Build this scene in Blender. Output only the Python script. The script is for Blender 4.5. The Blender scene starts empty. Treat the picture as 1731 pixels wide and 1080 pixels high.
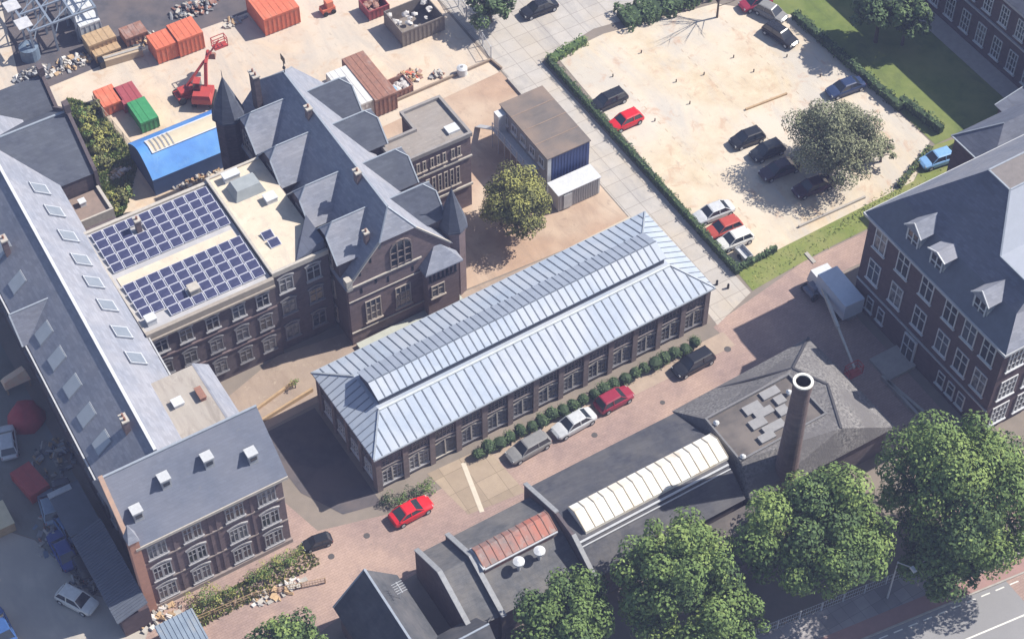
import bpy, math, random
from mathutils import Vector, Matrix
R = math.radians
random.seed(7)
sc = bpy.context.scene
col = sc.collection

# ------------------------------------------------------------------ camera, sky, sun, exposure
TILT, YAW, DIST, FPX = R(39.2), R(31.35), 188.0, 3200.0
FW = Vector((math.sin(TILT)*math.sin(YAW), math.sin(TILT)*math.cos(YAW), -math.cos(TILT)))
RT = Vector((math.cos(YAW), -math.sin(YAW), 0))
UP = RT.cross(FW)
CAM = -FW*DIST
cd = bpy.data.cameras.new('camera'); cam = bpy.data.objects.new('camera', cd); col.objects.link(cam)
cam.matrix_world = Matrix.Translation(CAM) @ Matrix((RT, UP, -FW)).transposed().to_4x4()
cd.sensor_width = 36; cd.sensor_fit = 'HORIZONTAL'; cd.lens = 36*FPX/1731; cd.clip_start = 1; cd.clip_end = 3000
sc.camera = cam
SUN_AZ = Vector((.975, -.22)); SUN_EL = R(46.5)
w = bpy.data.worlds.new('World'); sc.world = w; w.use_nodes = True
nt = w.node_tree; bg = nt.nodes['Background']; sky = nt.nodes.new('ShaderNodeTexSky')
sky.sky_type = 'NISHITA'; sky.sun_disc = False; sky.sun_elevation = SUN_EL; sky.sun_rotation = math.atan2(SUN_AZ.x, SUN_AZ.y)
nt.links.new(sky.outputs[0], bg.inputs[0]); bg.inputs[1].default_value = .088
sl = bpy.data.lights.new('sun', 'SUN'); sl.energy = 5.0; sl.angle = R(.5); sl.color = (1, .93, .82)
so = bpy.data.objects.new('sun', sl); col.objects.link(so); so.location = (60, 0, 80)
sd = Vector((SUN_AZ.x*math.cos(SUN_EL), SUN_AZ.y*math.cos(SUN_EL), math.sin(SUN_EL))).normalized()
so.rotation_euler = sd.to_track_quat('Z', 'Y').to_euler()
sc.view_settings.view_transform = 'Standard'; sc.view_settings.look = 'None'; sc.view_settings.gamma = 1
sc.view_settings.exposure = .66

def G(px, py, z=0):                       # surveyed point on the level z
    d = FW*FPX + RT*(px-865.5) - UP*(py-540)
    p = CAM + d*((z-CAM.z)/d.z); return Vector((p.x, p.y, z))

# ------------------------------------------------------------------ materials
MATS = {}
def M(name, c1, c2=None, scale=1.0, rough=.8, bump=0, metal=0, detail=6, spread=.5, kind=None, c3=None, bw=1, bh=.3, mortar=.02, big=0, spec=.5, streak=None, con=.72, stain=None):
    if name in MATS: return MATS[name]
    m = bpy.data.materials.new(name); m.use_nodes = True; n = m.node_tree.nodes; l = m.node_tree.links
    b = n['Principled BSDF']; b.inputs['Roughness'].default_value = rough; b.inputs['Metallic'].default_value = metal
    b.inputs['Specular IOR Level'].default_value = spec
    if c2 is None: c2 = tuple(v*.8 for v in c1)
    tc = n.new('ShaderNodeTexCoord')
    src = tc.outputs['Object']
    if streak:
        mp0 = n.new('ShaderNodeMapping'); mp0.inputs['Scale'].default_value = streak; l.new(src, mp0.inputs[0]); nsrc = mp0.outputs[0]
    else: nsrc = src
    no = n.new('ShaderNodeTexNoise'); no.inputs['Scale'].default_value = scale; no.inputs['Detail'].default_value = detail; no.inputs['Roughness'].default_value = .65
    l.new(nsrc, no.inputs['Vector'])
    rp = n.new('ShaderNodeValToRGB'); rp.color_ramp.elements[0].position = .5-spread/2; rp.color_ramp.elements[1].position = .5+spread/2
    rp.color_ramp.elements[0].color = (*c2, 1); rp.color_ramp.elements[1].color = (*c1, 1); l.new(no.outputs['Fac'], rp.inputs[0])
    out = rp.outputs[0]
    if big:                                  # large soft blotches of wear
        n2 = n.new('ShaderNodeTexNoise'); n2.inputs['Scale'].default_value = big; n2.inputs['Detail'].default_value = 4; l.new(src, n2.inputs['Vector'])
        r2 = n.new('ShaderNodeValToRGB'); r2.color_ramp.elements[0].position = .4; r2.color_ramp.elements[1].position = .62; l.new(n2.outputs['Fac'], r2.inputs[0])
        mx = n.new('ShaderNodeMix'); mx.data_type = 'RGBA'; l.new(r2.outputs[0], mx.inputs[0]); l.new(out, mx.inputs[6]); mx.inputs[7].default_value = (*(c3 or c2), 1)
        out = mx.outputs[2]
    for k_, (sc_n, lo_, hi_, cst, amt) in enumerate(stain or []):          # crisp patches, tracks and stains
        n3 = n.new('ShaderNodeTexNoise'); n3.inputs['Scale'].default_value = sc_n; n3.inputs['Detail'].default_value = 8; n3.inputs['Roughness'].default_value = .7; n3.inputs['Distortion'].default_value = .6
        mp3 = n.new('ShaderNodeMapping'); mp3.inputs['Location'].default_value = (7.3*k_+2, 3.1*k_, 1.7); mp3.inputs['Rotation'].default_value = (0, 0, .5*k_); mp3.inputs['Scale'].default_value = (1, 1 if k_ % 2 else .35, 1); l.new(src, mp3.inputs[0]); l.new(mp3.outputs[0], n3.inputs['Vector'])
        r3 = n.new('ShaderNodeValToRGB'); r3.color_ramp.elements[0].position = lo_; r3.color_ramp.elements[1].position = hi_; r3.color_ramp.elements[1].color = (amt, amt, amt, 1); l.new(n3.outputs['Fac'], r3.inputs[0])
        m3 = n.new('ShaderNodeMix'); m3.data_type = 'RGBA'; l.new(r3.outputs[0], m3.inputs[0]); l.new(out, m3.inputs[6]); m3.inputs[7].default_value = (*cst, 1); out = m3.outputs[2]
    if kind in ('brick', 'slab', 'course'):
        bt = n.new('ShaderNodeTexBrick'); bt.inputs['Scale'].default_value = 1; bt.inputs['Brick Width'].default_value = bw; bt.inputs['Row Height'].default_value = bh
        bt.inputs['Mortar Size'].default_value = mortar; bt.inputs['Mortar Smooth'].default_value = .2
        if kind == 'slab': bt.offset = 0
        if kind == 'brick':
            sp = n.new('ShaderNodeSeparateXYZ'); l.new(src, sp.inputs[0]); ad = n.new('ShaderNodeMath'); l.new(sp.outputs[0], ad.inputs[0]); l.new(sp.outputs[1], ad.inputs[1])
            cb = n.new('ShaderNodeCombineXYZ'); l.new(ad.outputs[0], cb.inputs[0]); l.new(sp.outputs[2], cb.inputs[1]); l.new(cb.outputs[0], bt.inputs['Vector'])
        else: l.new(src, bt.inputs['Vector'])
        bt.inputs['Color1'].default_value = (1, 1, 1, 1); bt.inputs['Color2'].default_value = (con, con, con, 1); bt.inputs['Mortar'].default_value = (.5, .48, .46, 1) if kind != 'brick' else (min(.8, con), min(.8, con), min(.8, con), 1)
        mu = n.new('ShaderNodeMix'); mu.data_type = 'RGBA'; mu.blend_type = 'MULTIPLY'; mu.inputs[0].default_value = .8
        l.new(out, mu.inputs[6]); l.new(bt.outputs['Color'], mu.inputs[7]); out = mu.outputs[2]
    l.new(out, b.inputs['Base Color'])
    if bump:
        bp = n.new('ShaderNodeBump'); bp.inputs['Strength'].default_value = bump; bp.inputs['Distance'].default_value = .1; l.new(no.outputs['Fac'], bp.inputs['Height']); l.new(bp.outputs[0], b.inputs['Normal'])
    MATS[name] = m; return m
def paint(name, c, rough=.3): return M(name, c, tuple(v*.85 for v in c), 3, rough, spread=.3)

sand = M('sand', (.64, .53, .41), (.49, .38, .28), .30, .95, .3, big=.07, c3=(.52, .46, .39), detail=11, spread=.35, stain=[(.2,.48,.64,(.42,.38,.34),.8),(.6,.55,.67,(.44,.30,.20),.6),(2.5,.59,.68,(.30,.26,.22),.55)])
lot = M('lot_sand', (.62, .54, .41), (.48, .38, .26), .45, .95, .3, big=.08, c3=(.58, .52, .44), detail=11, spread=.35, stain=[(.16,.48,.62,(.47,.44,.40),.8),(.5,.55,.66,(.45,.29,.20),.6),(2.2,.59,.68,(.33,.28,.24),.55)])
orange_dirt = M('orange_dirt', (.46, .32, .23), (.33, .23, .17), .5, .95, .3, big=.12, c3=(.50, .40, .31), detail=9, stain=[(.4,.5,.65,(.30,.22,.17),.6),(1.5,.58,.68,(.24,.18,.14),.5)])
brickroad = M('brick_paving', (.37, .265, .235), (.27, .195, .18), .9, .9, .2, big=.12, c3=(.42, .30, .25), detail=11, spread=.4, kind='course', bw=.5, bh=.25, mortar=.012, con=.86, stain=[(.3,.5,.62,(.30,.22,.20),.6),(1.2,.6,.68,(.22,.17,.16),.5)])
tanpave = M('tan_paving', (.40, .32, .24), (.31, .245, .185), .8, .9, .2, detail=8, kind='slab', bw=2.2, bh=2.2, mortar=.03)
slabs = M('concrete_slabs', (.50, .47, .44), (.39, .37, .35), .7, .9, .2, detail=8, kind='slab', bw=1.9, bh=1.9, mortar=.035, big=.15, c3=(.46, .41, .35), con=.88, stain=[(.4,.52,.66,(.30,.29,.29),.6),(1.6,.6,.7,(.26,.25,.24),.5)])
asphalt_yard = M('yard_asphalt', (.24, .255, .245), (.17, .185, .19), .4, .9, .1, big=.1, c3=(.17, .165, .145), stain=[(.3,.5,.65,(.12,.11,.10),.7),(1.2,.6,.7,(.24,.23,.21),.5)])
yard_sunlit = M('yard_sunlit_ground', (.46, .42, .37), (.34, .32, .29), .5, .9, .1, big=.2, stain=[(.4,.5,.66,(.30,.29,.27),.6)])  # pale tone paints the sunlit part of the left yard
darkpave = M('dark_asphalt', (.10, .095, .11), (.05, .05, .06), .8, .9, .2, big=.2, c3=(.12, .10, .10))
street_m = M('street_asphalt', (.29, .29, .305), (.23, .23, .24), .8, .9, .1, big=.1)
sidewalk_m = M('sidewalk', (.40, .38, .38), (.28, .265, .275), .6, .9, .1, big=.25, kind='slab', bw=1.2, bh=1.2, mortar=.02)
cycle_m = M('cycle_path', (.36, .22, .20), (.28, .18, .17), 1, .9)
grass_m = M('grass_ground', (.20, .24, .055), (.12, .16, .04), 1.1, .95, .5, detail=10, big=.3, c3=(.22, .23, .08))
darkgrass = M('lawn_ground', (.07, .10, .035), (.04, .065, .03), .8, .95, .5, detail=10)
white_line = paint('white_marking', (.75, .74, .70), .8)
base_m = M('base_soil', (.25, .21, .18), (.17, .15, .13), .3, .95, .2)
zinc = M('zinc_roof', (.38, .44, .53), (.30, .355, .45), 1.0, .55, .05, big=.22, c3=(.41, .45, .52), spec=.35, stain=[(.5,.52,.68,(.31,.35,.42),.6),(3,.62,.72,(.26,.29,.30),.4)])
zinc_seam = M('zinc_seam', (.17, .20, .25), (.09, .11, .15), 1.2, .6, spread=.3)
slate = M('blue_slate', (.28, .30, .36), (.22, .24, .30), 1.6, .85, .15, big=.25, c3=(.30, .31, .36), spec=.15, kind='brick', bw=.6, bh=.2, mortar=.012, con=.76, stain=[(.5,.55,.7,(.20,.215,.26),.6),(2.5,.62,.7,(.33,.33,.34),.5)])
slate_mid = M('mid_slate', (.15, .17, .225), (.115, .13, .175), 1.4, .85, .15, big=.25, c3=(.165, .18, .23), spec=.15, kind='brick', bw=.6, bh=.2, mortar=.012, con=.76, stain=[(.5,.55,.7,(.11,.12,.15),.6),(2.5,.62,.7,(.20,.20,.21),.5)])  # darker than blue_slate; also carries the shade of the mansard's west slope
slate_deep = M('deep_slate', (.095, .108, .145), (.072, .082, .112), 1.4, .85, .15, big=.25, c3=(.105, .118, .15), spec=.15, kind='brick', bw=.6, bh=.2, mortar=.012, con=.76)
slate_dark = M('dark_slate', (.10, .105, .125), (.06, .063, .08), 2.2, .85, .25, big=.3, c3=(.12, .12, .13), spec=.2, kind='brick', bw=.6, bh=.16, mortar=.01, con=.8, stain=[(.4,.5,.66,(.145,.14,.14),.6),(2,.6,.7,(.05,.05,.06),.5)])
slate_grey = M('grey_tiles', (.26, .25, .25), (.07, .07, .075), 4, .9, .5, detail=5, spread=.3, big=.3, c3=(.13, .125, .13))
ridge_m = paint('lead_ridge', (.30, .34, .40), .5)
ridge_dark = paint('dark_ridge', (.05, .05, .06), .6)
brick = M('dark_brick', (.15, .115, .125), (.075, .06, .07), 1.8, .9, .2, detail=9, kind='brick', bw=.5, bh=.14, mortar=.012, big=.4, c3=(.115, .095, .105), spread=.35)
brick_red = M('red_brick', (.245, .175, .175), (.14, .11, .115), 1.6, .9, .2, detail=9, kind='brick', bw=.5, bh=.14, mortar=.012, big=.4, c3=(.185, .14, .15), spread=.35)
brick_purple = M('purple_brick', (.12, .08, .09), (.07, .05, .06), 1.6, .9, .2, detail=8, kind='brick', bw=.5, bh=.14, mortar=.012)
stone = M('pale_stone', (.50, .47, .42), (.36, .33, .30), 3, .8)
plaster = M('cream_felt', (.66, .59, .48), (.50, .43, .34), .8, .9, big=.35, c3=(.58, .50, .40), stain=[(.6,.52,.66,(.40,.36,.32),.6),(2.5,.6,.68,(.30,.26,.22),.6)])
felt = M('brown_felt', (.33, .30, .28), (.22, .20, .185), 1.2, .9, big=.4, c3=(.26, .23, .21), streak=(.4, 2.5, 1), stain=[(.5,.52,.66,(.17,.15,.14),.6),(2.5,.6,.68,(.45,.42,.39),.5)])
felt_dark = M('dark_felt', (.12, .105, .10), (.075, .07, .07), 1.0, .9, big=.4, c3=(.16, .14, .13), streak=(.3, 2, 1))
white_p = paint('white_frame', (.60, .62, .65), .5)
grey_p = paint('grey_frame', (.20, .20, .22), .5)
midw = paint('weathered_frame', (.36, .36, .38), .6)
glass = M('window_glass', (.035, .045, .06), (.02, .025, .035), 1.5, .12, spec=.8)
glass_pale = M('skylight_glass', (.38, .42, .47), (.32, .36, .41), 1.5, .6)
panel_m = M('solar_glass', (.06, .065, .14), (.03, .035, .08), 2, .25, spec=.6)
panel_f = paint('panel_frame', (.50, .52, .62), .5)
lantern_white = M('white_glazing', (.78, .78, .74), (.68, .67, .62), 1.2, .5, big=.3, c3=(.74, .68, .58), stain=[(.7,.54,.68,(.56,.44,.32),.6)])
lantern_red = M('red_glazing', (.50, .13, .08), (.28, .12, .09), 1.0, .6, big=.5, c3=(.20, .15, .14), stain=[(.8,.5,.6,(.30,.24,.22),.8),(2.2,.56,.66,(.12,.08,.08),.6)])
black_p = paint('black_paint', (.012, .014, .018), .35)
rubber = M('rubber', (.02, .02, .02), (.012, .012, .012), 3, .9)
steel = M('steel', (.30, .31, .33), (.20, .21, .23), 3, .5)
steel_light = M('pale_steel', (.52, .53, .55), (.38, .40, .43), 3, .5)
rust = M('rust', (.34, .16, .11), (.18, .10, .08), 2, .8, stain=[(.9,.52,.66,(.34,.28,.26),.6)])
concrete = M('concrete', (.42, .40, .37), (.30, .28, .26), 1.5, .9)
orange_p = M('orange_paint', (.66, .17, .09), (.50, .13, .07), 2, .6, stain=[(.8,.52,.66,(.55,.26,.17),.6),(3,.6,.7,(.25,.12,.08),.6)])
red_p = M('red_paint', (.44, .06, .05), (.34, .045, .04), 2, .5, stain=[(2,.56,.68,(.22,.08,.07),.6)])
blue_p = M('blue_membrane', (.07, .25, .66), (.05, .18, .50), .7, .6, big=.3, c3=(.09, .28, .64), stain=[(.8,.52,.68,(.14,.32,.60),.5),(3,.62,.7,(.06,.12,.28),.5)])
blue_wall = M('blue_cladding', (.045, .08, .24), (.035, .06, .17), 1, .6)
wood = M('timber', (.48, .34, .20), (.32, .22, .13), 2, .8)
bark = M('bark', (.13, .10, .075), (.07, .055, .045), 4, .9)
def leafm(name, c): return M(name, c, tuple(v*.65 for v in c), 1.4, .7, spread=.4, spec=.2)
L_GREEN = [leafm('leaf_light', (.24, .33, .10)), leafm('leaf_mid', (.155, .235, .075)), leafm('leaf_dark', (.085, .14, .055))]
L_OLIVE = [leafm('leaf_olive_light', (.36, .36, .11)), leafm('leaf_olive', (.26, .27, .09)), leafm('leaf_olive_dark', (.16, .17, .07))]
L_SPARSE = [leafm('leaf_grey_light', (.31, .33, .20)), leafm('leaf_grey', (.25, .27, .165)), leafm('leaf_grey_dark', (.18, .20, .125))]
L_HEDGE = [leafm('leaf_hedge_light', (.14, .21, .09)), leafm('leaf_hedge', (.09, .145, .065)), leafm('leaf_hedge_dark', (.045, .075, .038))]

# ------------------------------------------------------------------ object helpers
ORG = {}
def tag(o, label=None, cat=None, group=None, kind=None):
    if label: o['label'] = label
    if cat: o['category'] = cat
    if group: o['group'] = group
    if kind: o['kind'] = kind
    return o
def thing(name, label, cat, loc, group=None, rz=0):
    o = bpy.data.objects.new(name, None); col.objects.link(o); o.location = loc; o.rotation_euler = (0, 0, rz); o.empty_display_size = .5
    ORG[o.name] = Vector((0, 0, 0)) if rz else Vector(loc)
    return tag(o, label, cat, group)
class MB:
    def __init__(s, T=None): s.v = []; s.f = []; s.m = []; s.T = T
    def add(s, vs, fs, mi=0):
        b = len(s.v); s.v += [(s.T @ Vector(p)) if s.T else Vector(p) for p in vs]; s.f += [tuple(i+b for i in f) for f in fs]; s.m += [mi]*len(fs); return s
    def poly(s, pts, mi=0): return s.add(pts, [tuple(range(len(pts)))], mi)
    def box(s, x0, y0, z0, x1, y1, z1, mi=0):
        return s.add([(x0,y0,z0),(x1,y0,z0),(x1,y1,z0),(x0,y1,z0),(x0,y0,z1),(x1,y0,z1),(x1,y1,z1),(x0,y1,z1)], [(0,3,2,1),(4,5,6,7),(0,1,5,4),(1,2,6,5),(2,3,7,6),(3,0,4,7)], mi)
    def prism(s, pts, z0, z1, mi=0, mtop=None, mbot=True):
        n = len(pts); vs = [(p[0], p[1], z0) for p in pts]+[(p[0], p[1], z1) for p in pts]
        s.add(vs, [(i, (i+1) % n, (i+1) % n+n, i+n) for i in range(n)], mi)
        s.poly(vs[n:], mi if mtop is None else mtop)
        if mbot: s.poly(vs[:n][::-1], mi)
        return s
    def hull(s, lo, hi, mi=0):                # two rings of the same length joined, capped
        n = len(lo); s.add(list(lo)+list(hi), [(i, (i+1) % n, (i+1) % n+n, i+n) for i in range(n)]+[tuple(range(n))[::-1], tuple(range(n, 2*n))], mi); return s
    def bar(s, a, b, w=.1, h=None, mi=0):
        a = Vector(a); b = Vector(b); d = (b-a); h = h or w
        x = d.cross(Vector((0, 0, 1)));
        if x.length < 1e-5: x = Vector((1, 0, 0))
        x.normalize(); y = x.cross(d).normalized(); x *= w/2; y *= h/2
        lo = [a-x-y, a+x-y, a+x+y, a-x+y]; hi = [p+d for p in lo]
        return s.add(lo+hi, [(0,3,2,1),(4,5,6,7),(0,1,5,4),(1,2,6,5),(2,3,7,6),(3,0,4,7)], mi)
    def tube(s, a, b, r0, r1=None, n=10, mi=0):
        a = Vector(a); b = Vector(b); d = b-a; r1 = r0 if r1 is None else r1
        x = d.cross(Vector((0, 0, 1)))
        if x.length < 1e-5: x = Vector((1, 0, 0))
        x.normalize(); y = d.cross(x).normalized()
        c = [(math.cos(2*math.pi*i/n), math.sin(2*math.pi*i/n)) for i in range(n)]
        lo = [a+x*u*r0+y*v*r0 for u, v in c]; hi = [b+x*u*r1+y*v*r1 for u, v in c]
        return s.hull(lo, hi, mi)
    def ball(s, c, r, n=8, k=5, mi=0, sz=1, jit=0):
        vs = []; c = Vector(c)
        for j in range(1, k):
            t = math.pi*j/k
            for i in range(n):
                a = 2*math.pi*i/n; q = r*(1+random.uniform(-jit, jit)); vs.append(c+Vector((q*math.sin(t)*math.cos(a), q*math.sin(t)*math.sin(a), q*sz*math.cos(t))))
        vs += [c+Vector((0, 0, r*sz)), c-Vector((0, 0, r*sz))]; T = len(vs)-2; fs = []
        for j in range(k-2):
            for i in range(n): fs.append((j*n+i, (j+1)*n+i, (j+1)*n+(i+1) % n, j*n+(i+1) % n))
        for i in range(n): fs += [(T, i, (i+1) % n), (T+1, (k-2)*n+(i+1) % n, (k-2)*n+i)]
        return s.add(vs, fs, mi)
    def mesh(s, name, mats, org=Vector((0, 0, 0)), smooth=False):
        me = bpy.data.meshes.new(name); me.from_pydata([tuple(p-org) for p in s.v], [], s.f); me.update()
        for m in (mats if isinstance(mats, (list, tuple)) else [mats]): me.materials.append(m)
        me.polygons.foreach_set('material_index', s.m)
        if smooth: me.polygons.foreach_set('use_smooth', [True]*len(s.f))
        me.validate(); return me
    def build(s, name, mats, parent=None, smooth=False, label=None):
        if parent is not None: org = ORG[parent.name]
        else:
            xs = [p.x for p in s.v]; ys = [p.y for p in s.v]; zs = [p.z for p in s.v]; org = Vector(((min(xs)+max(xs))/2, (min(ys)+max(ys))/2, min(zs)))
        o = bpy.data.objects.new(name, s.mesh(name, mats, org, smooth)); col.objects.link(o)
        if parent is not None: o.parent = parent
        else: o.location = org
        ORG[o.name] = org
        if label: o['label'] = label
        return o
def child(name, me, parent, loc, rz=0, rx=0):   # an instance of a shared mesh, placed in world terms under its thing
    o = bpy.data.objects.new(name, me); col.objects.link(o); o.parent = parent
    o.location = Vector(loc)-ORG[parent.name]; o.rotation_euler = (rx, 0, rz); ORG[o.name] = Vector(loc); return o
def sub(name, me, parent):
    o = bpy.data.objects.new(name, me); col.objects.link(o); o.parent = parent; return o
def copy_tree(o, parent=None):
    c = o.copy(); col.objects.link(c)
    if parent: c.parent = parent
    for ch in o.children: copy_tree(ch, c)
    return c
def rect(x0, y0, x1, y1): return [(x0, y0), (x1, y0), (x1, y1), (x0, y1)]

# windows: a frame mesh facing -Y at the origin (sill at z=0), rotated to its wall; pane is its child
WIN = {}; WRND = random.Random(3)
def win_mesh(w, h, cols, rows, fm, arch=False, double=False, sill=True):
    k = (w, h, cols, rows, fm.name, arch, double)
    if k in WIN: return WIN[k]
    f = MB(); t = .11; d = .1
    top = h
    f.box(-w/2, -d, 0, -w/2+t, 0, h); f.box(w/2-t, -d, 0, w/2, 0, h); f.box(-w/2+t, -d, h-t, w/2-t, 0, h)
    if sill: f.box(-w/2-.12, -.2, -.13, w/2+.12, 0, -.001)
    f.box(-w/2+t, -d, 0, w/2-t, 0, t)
    for i in range(1, cols):
        x = -w/2+w*i/cols; b = .1 if not double or i*2 != cols else .22; f.box(x-b/2, -d+.012, t, x+b/2, 0, h-t)
    for j in range(1, rows):
        z = h*j/rows+(.12*h if rows == 2 else 0)
        for i in range(cols):
            xa = -w/2+w*i/cols+.05; xb = -w/2+w*(i+1)/cols-.05; f.box(max(xa, -w/2+t), -d+.025, z-.045, min(xb, w/2-t), 0, z+.045)
    if arch:
        n = 6
        pts = [(-w/2-.1, h+.02)]+[(-w/2-.1+(w+.2)*i/n, h+.02+.28*math.sin(math.pi*i/n)) for i in range(1, n)]+[(w/2+.1, h+.02)]
        for a, b in zip(pts, pts[1:]): f.bar((a[0], -.06, a[1]+.1), (b[0], -.06, b[1]+.1), .12, .2)
    p = MB(); p.box(-w/2+t-.02, -.03, t-.02, w/2-t+.02, -.002, h-t+.02)
    WIN[k] = (f.mesh('window', fm), [p.mesh('pane', m_) for m_ in (glass, glass, glass, M('sky_glass', (.10, .12, .15), (.05, .06, .08), .9, .15, spec=.8), M('curtained_glass', (.24, .24, .24), (.05, .055, .07), 1.3, .3, spread=.15))]); return WIN[k]
def window(parent, x, y, z, w, h, cols=2, rows=2, face='S', fm=None, arch=False, double=False, name='window'):
    fm = fm or white_p
    a, b = win_mesh(w, h, cols, rows, fm, arch, double)
    rz = {'S': 0, 'W': -math.pi/2, 'E': math.pi/2, 'N': math.pi}.get(face, face)
    o = child(name, a, parent, (x, y, z), rz); sub('pane', WRND.choice(b), o); return o

# ------------------------------------------------------------------ setting: ground sheets
def sheet(name, pts, z, m, label=None):
    b = MB(); b.poly([(p[0], p[1], z) for p in pts]); o = b.build(name, m); return tag(o, label, kind='structure')
def px(*pts): return [G(*p)[:2] for p in pts]
g = MB(); g.poly([(-1200, -1200, 0), (1200, -1200, 0), (1200, 1200, 0), (-1200, 1200, 0)]); tag(g.build('ground', base_m), kind='structure')
sheet('construction_yard', [(-46, 100), (-46, 47), (-31, 41), (-24.5, 24), (-14.5, 30), (-3, 30), (17.2, 31), (17.6, 100)], .006, sand)
sheet('inner_courtyard', [(-3, 5.8), (17.4, 4.6), (17.4, 31), (-3, 30)], .010, orange_dirt)
sheet('alley', [(-28.3, .6), (-20, 1.0), (17.4, 1.7), (17.4, 4.5), (-3, 5.6), (-22, 8), (-28.3, 6)], .012, M('alley_gravel', (.42, .33, .26), (.29, .23, .19), .8, .95, .3, detail=10, big=.2, stain=[(.5,.5,.64,(.26,.20,.16),.7),(1.6,.58,.68,(.50,.42,.33),.5)]))
sheet('brick_road', [(-46, -24), (-30.6, -21), (-10, -19.9), (22, -19.4), (22, -60), (29, -60), (29.5, -12), (29.5, -8.9), (16.5, -11.2), (16.8, -13.5), (-21, -13.9), (-28, -12), (-30.4, -3), (-30.4, -11.9), (-44, -11.9), (-46, -14)], .014, brickroad)
sheet('brick_pavement', [(17, -13.2), (29.4, -12), (60, -13), (60, -9.0), (29.5, -9.0), (16.9, -11)], .018, brickroad)
sheet('asphalt_patch', [(-28.0, .3), (-21.8, .5), (-21.6, -12.4), (-25.2, -11.6), (-27.4, -7.5)], .022, darkpave)
sheet('tan_forecourt', [(-16.4, -11.7), (-10.2, -11.9), (-9.6, -18.2), (-15.4, -17.6)], .024, tanpave)
sheet('tan_strip', [(-10.2, -12.0), (17.0, -12.2), (17.0, -14.2), (-10.1, -14.1)], .022, M('tan_verge', (.42, .33, .26), (.32, .25, .20), 1, .9))
sheet('slab_path', [(17.4, 100), (17.6, 30), (17.5, 1), (17.0, -11.2), (22.3, -9.5), (22.1, 30), (30, 31.5), (45, 29.0), (45, 45), (32, 100)], .020, slabs)
sheet('parking_lot', [(22.8, -6.4), (24, 29.8), (30.5, 30.2), (44.3, 27.8), (50.8, 21.5), (51.2, -2.3), (46, -6.0)], .026, lot)
sheet('grass_verge', [(22.6, -9.4), (22.7, -6.4), (46, -6.0), (51.2, -3), (58, -4), (58, -8.8), (32, -8.8)], .024, grass_m)
sheet('lawn', [(51.2, 21.5), (51.4, -3), (62.4, -3), (62.4, 60), (48, 60), (50.0, 22)], .022, M('lawn_green', (.15, .20, .045), (.085, .125, .03), .8, .95, .5, detail=10, big=.2, c3=(.17, .20, .06), stain=[(.5,.54,.68,(.08,.11,.035),.6)]))
sheet('building_walkway', [(62.4, -6), (65, -6), (65, 60), (62.4, 60)], .030, concrete)
sheet('back_yard_soil', px((112,165),(165,180),(236,270),(222,320),(214,352),(190,392),(150,300)), .012, M('rough_grass', (.20, .22, .08), (.15, .14, .07), .9, .95, .4, detail=9))
sheet('left_yard', [(-120, 80), (-44.5, 60), (-44.5, -7), (-48.0, -7.5), (-50.3, .6), (-56, 7.5), (-120, 30)], .016, asphalt_yard)  # darker sheet, ends where the wing's cast shadow ends
sheet('sunlit_yard', [(-120, 29.5), (-56, 7.4), (-50.4, .5), (-48.1, -7.6), (-44.2, -12), (-52, -24), (-120, -24)], .012, yard_sunlit)  # sunlit ground beyond the shadow edge, put into a paler colour
def lin(x, y0): return y0-(x-14.6)*.13
def strip(name, a, b, z, m): return sheet(name, [(-60, lin(-60, a)), (-60, lin(-60, b)), (90, lin(90, b)), (90, lin(90, a))], z, m)
strip('sidewalk', -43.6, -47.4, .03, sidewalk_m)
strip('cycle_path', -46.0, -47.5, .036, cycle_m)
strip('street', -47.7, -70, .012, street_m)
kb = MB(); kb.T = Matrix.Translation((14.6, -47.6, 0)) @ Matrix.Rotation(-math.atan(.13), 4, 'Z'); kb.box(-80, -.08, 0, 80, .08, .12); tag(kb.build('kerb', concrete), kind='structure')
mk = MB(); mk.T = Matrix.Translation((14.6, -48.2, 0)) @ Matrix.Rotation(-math.atan(.13), 4, 'Z')
for i in range(-30, 40): mk.box(i*1.5, 0, .017, i*1.5+.9, .12, .021)
mk.box(-80, -3.15, .017, 80, -3.0, .021)
tag(mk.build('street_markings', white_line), kind='structure')
ml = MB()
for i, x in enumerate((27.9, 36.5, 43.5)):
    for k in range(22):
        if (k*7+i) % 5: ml.box(x, -4+k*1.35, .030, x+.10, -4+k*1.35+.5, .034)
tag(ml.build('parking_markings', M('faded_marking', (.38, .29, .21), (.48, .38, .28), 3, .9)), kind='structure')
pl = MB(); a = G(783, 782, .03); b = G(815, 865, .03); pl.bar(a, b, .45, .01); tag(pl.build('paving_stripe', M('pale_strip', (.62, .56, .46), (.5, .45, .38), 2, .8)), kind='structure')
mh = MB()
for X, Y, r_ in ((760,930,.35),(1005,735,.3),(620,905,.3),(1230,590,.35),(560,940,.3),(1120,680,.25)):
    p = G(X, Y, .03); mh.tube((p.x,p.y,.0),(p.x,p.y,.034),r_,r_,14)
tag(mh.build('manhole_covers', M('iron_cover',(.10,.09,.09),(.06,.055,.055),6,.7)), kind='structure')  # flat iron manhole covers in the paving
# curved kerb low walls around the plots
def lowwall(pts, h, w, m, name, label, cat):
    b = MB()
    for p, q in zip(pts, pts[1:]): b.bar((p[0], p[1], h/2), (q[0], q[1], h/2), w, h)
    return tag(b.build(name, m), label, cat)

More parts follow.
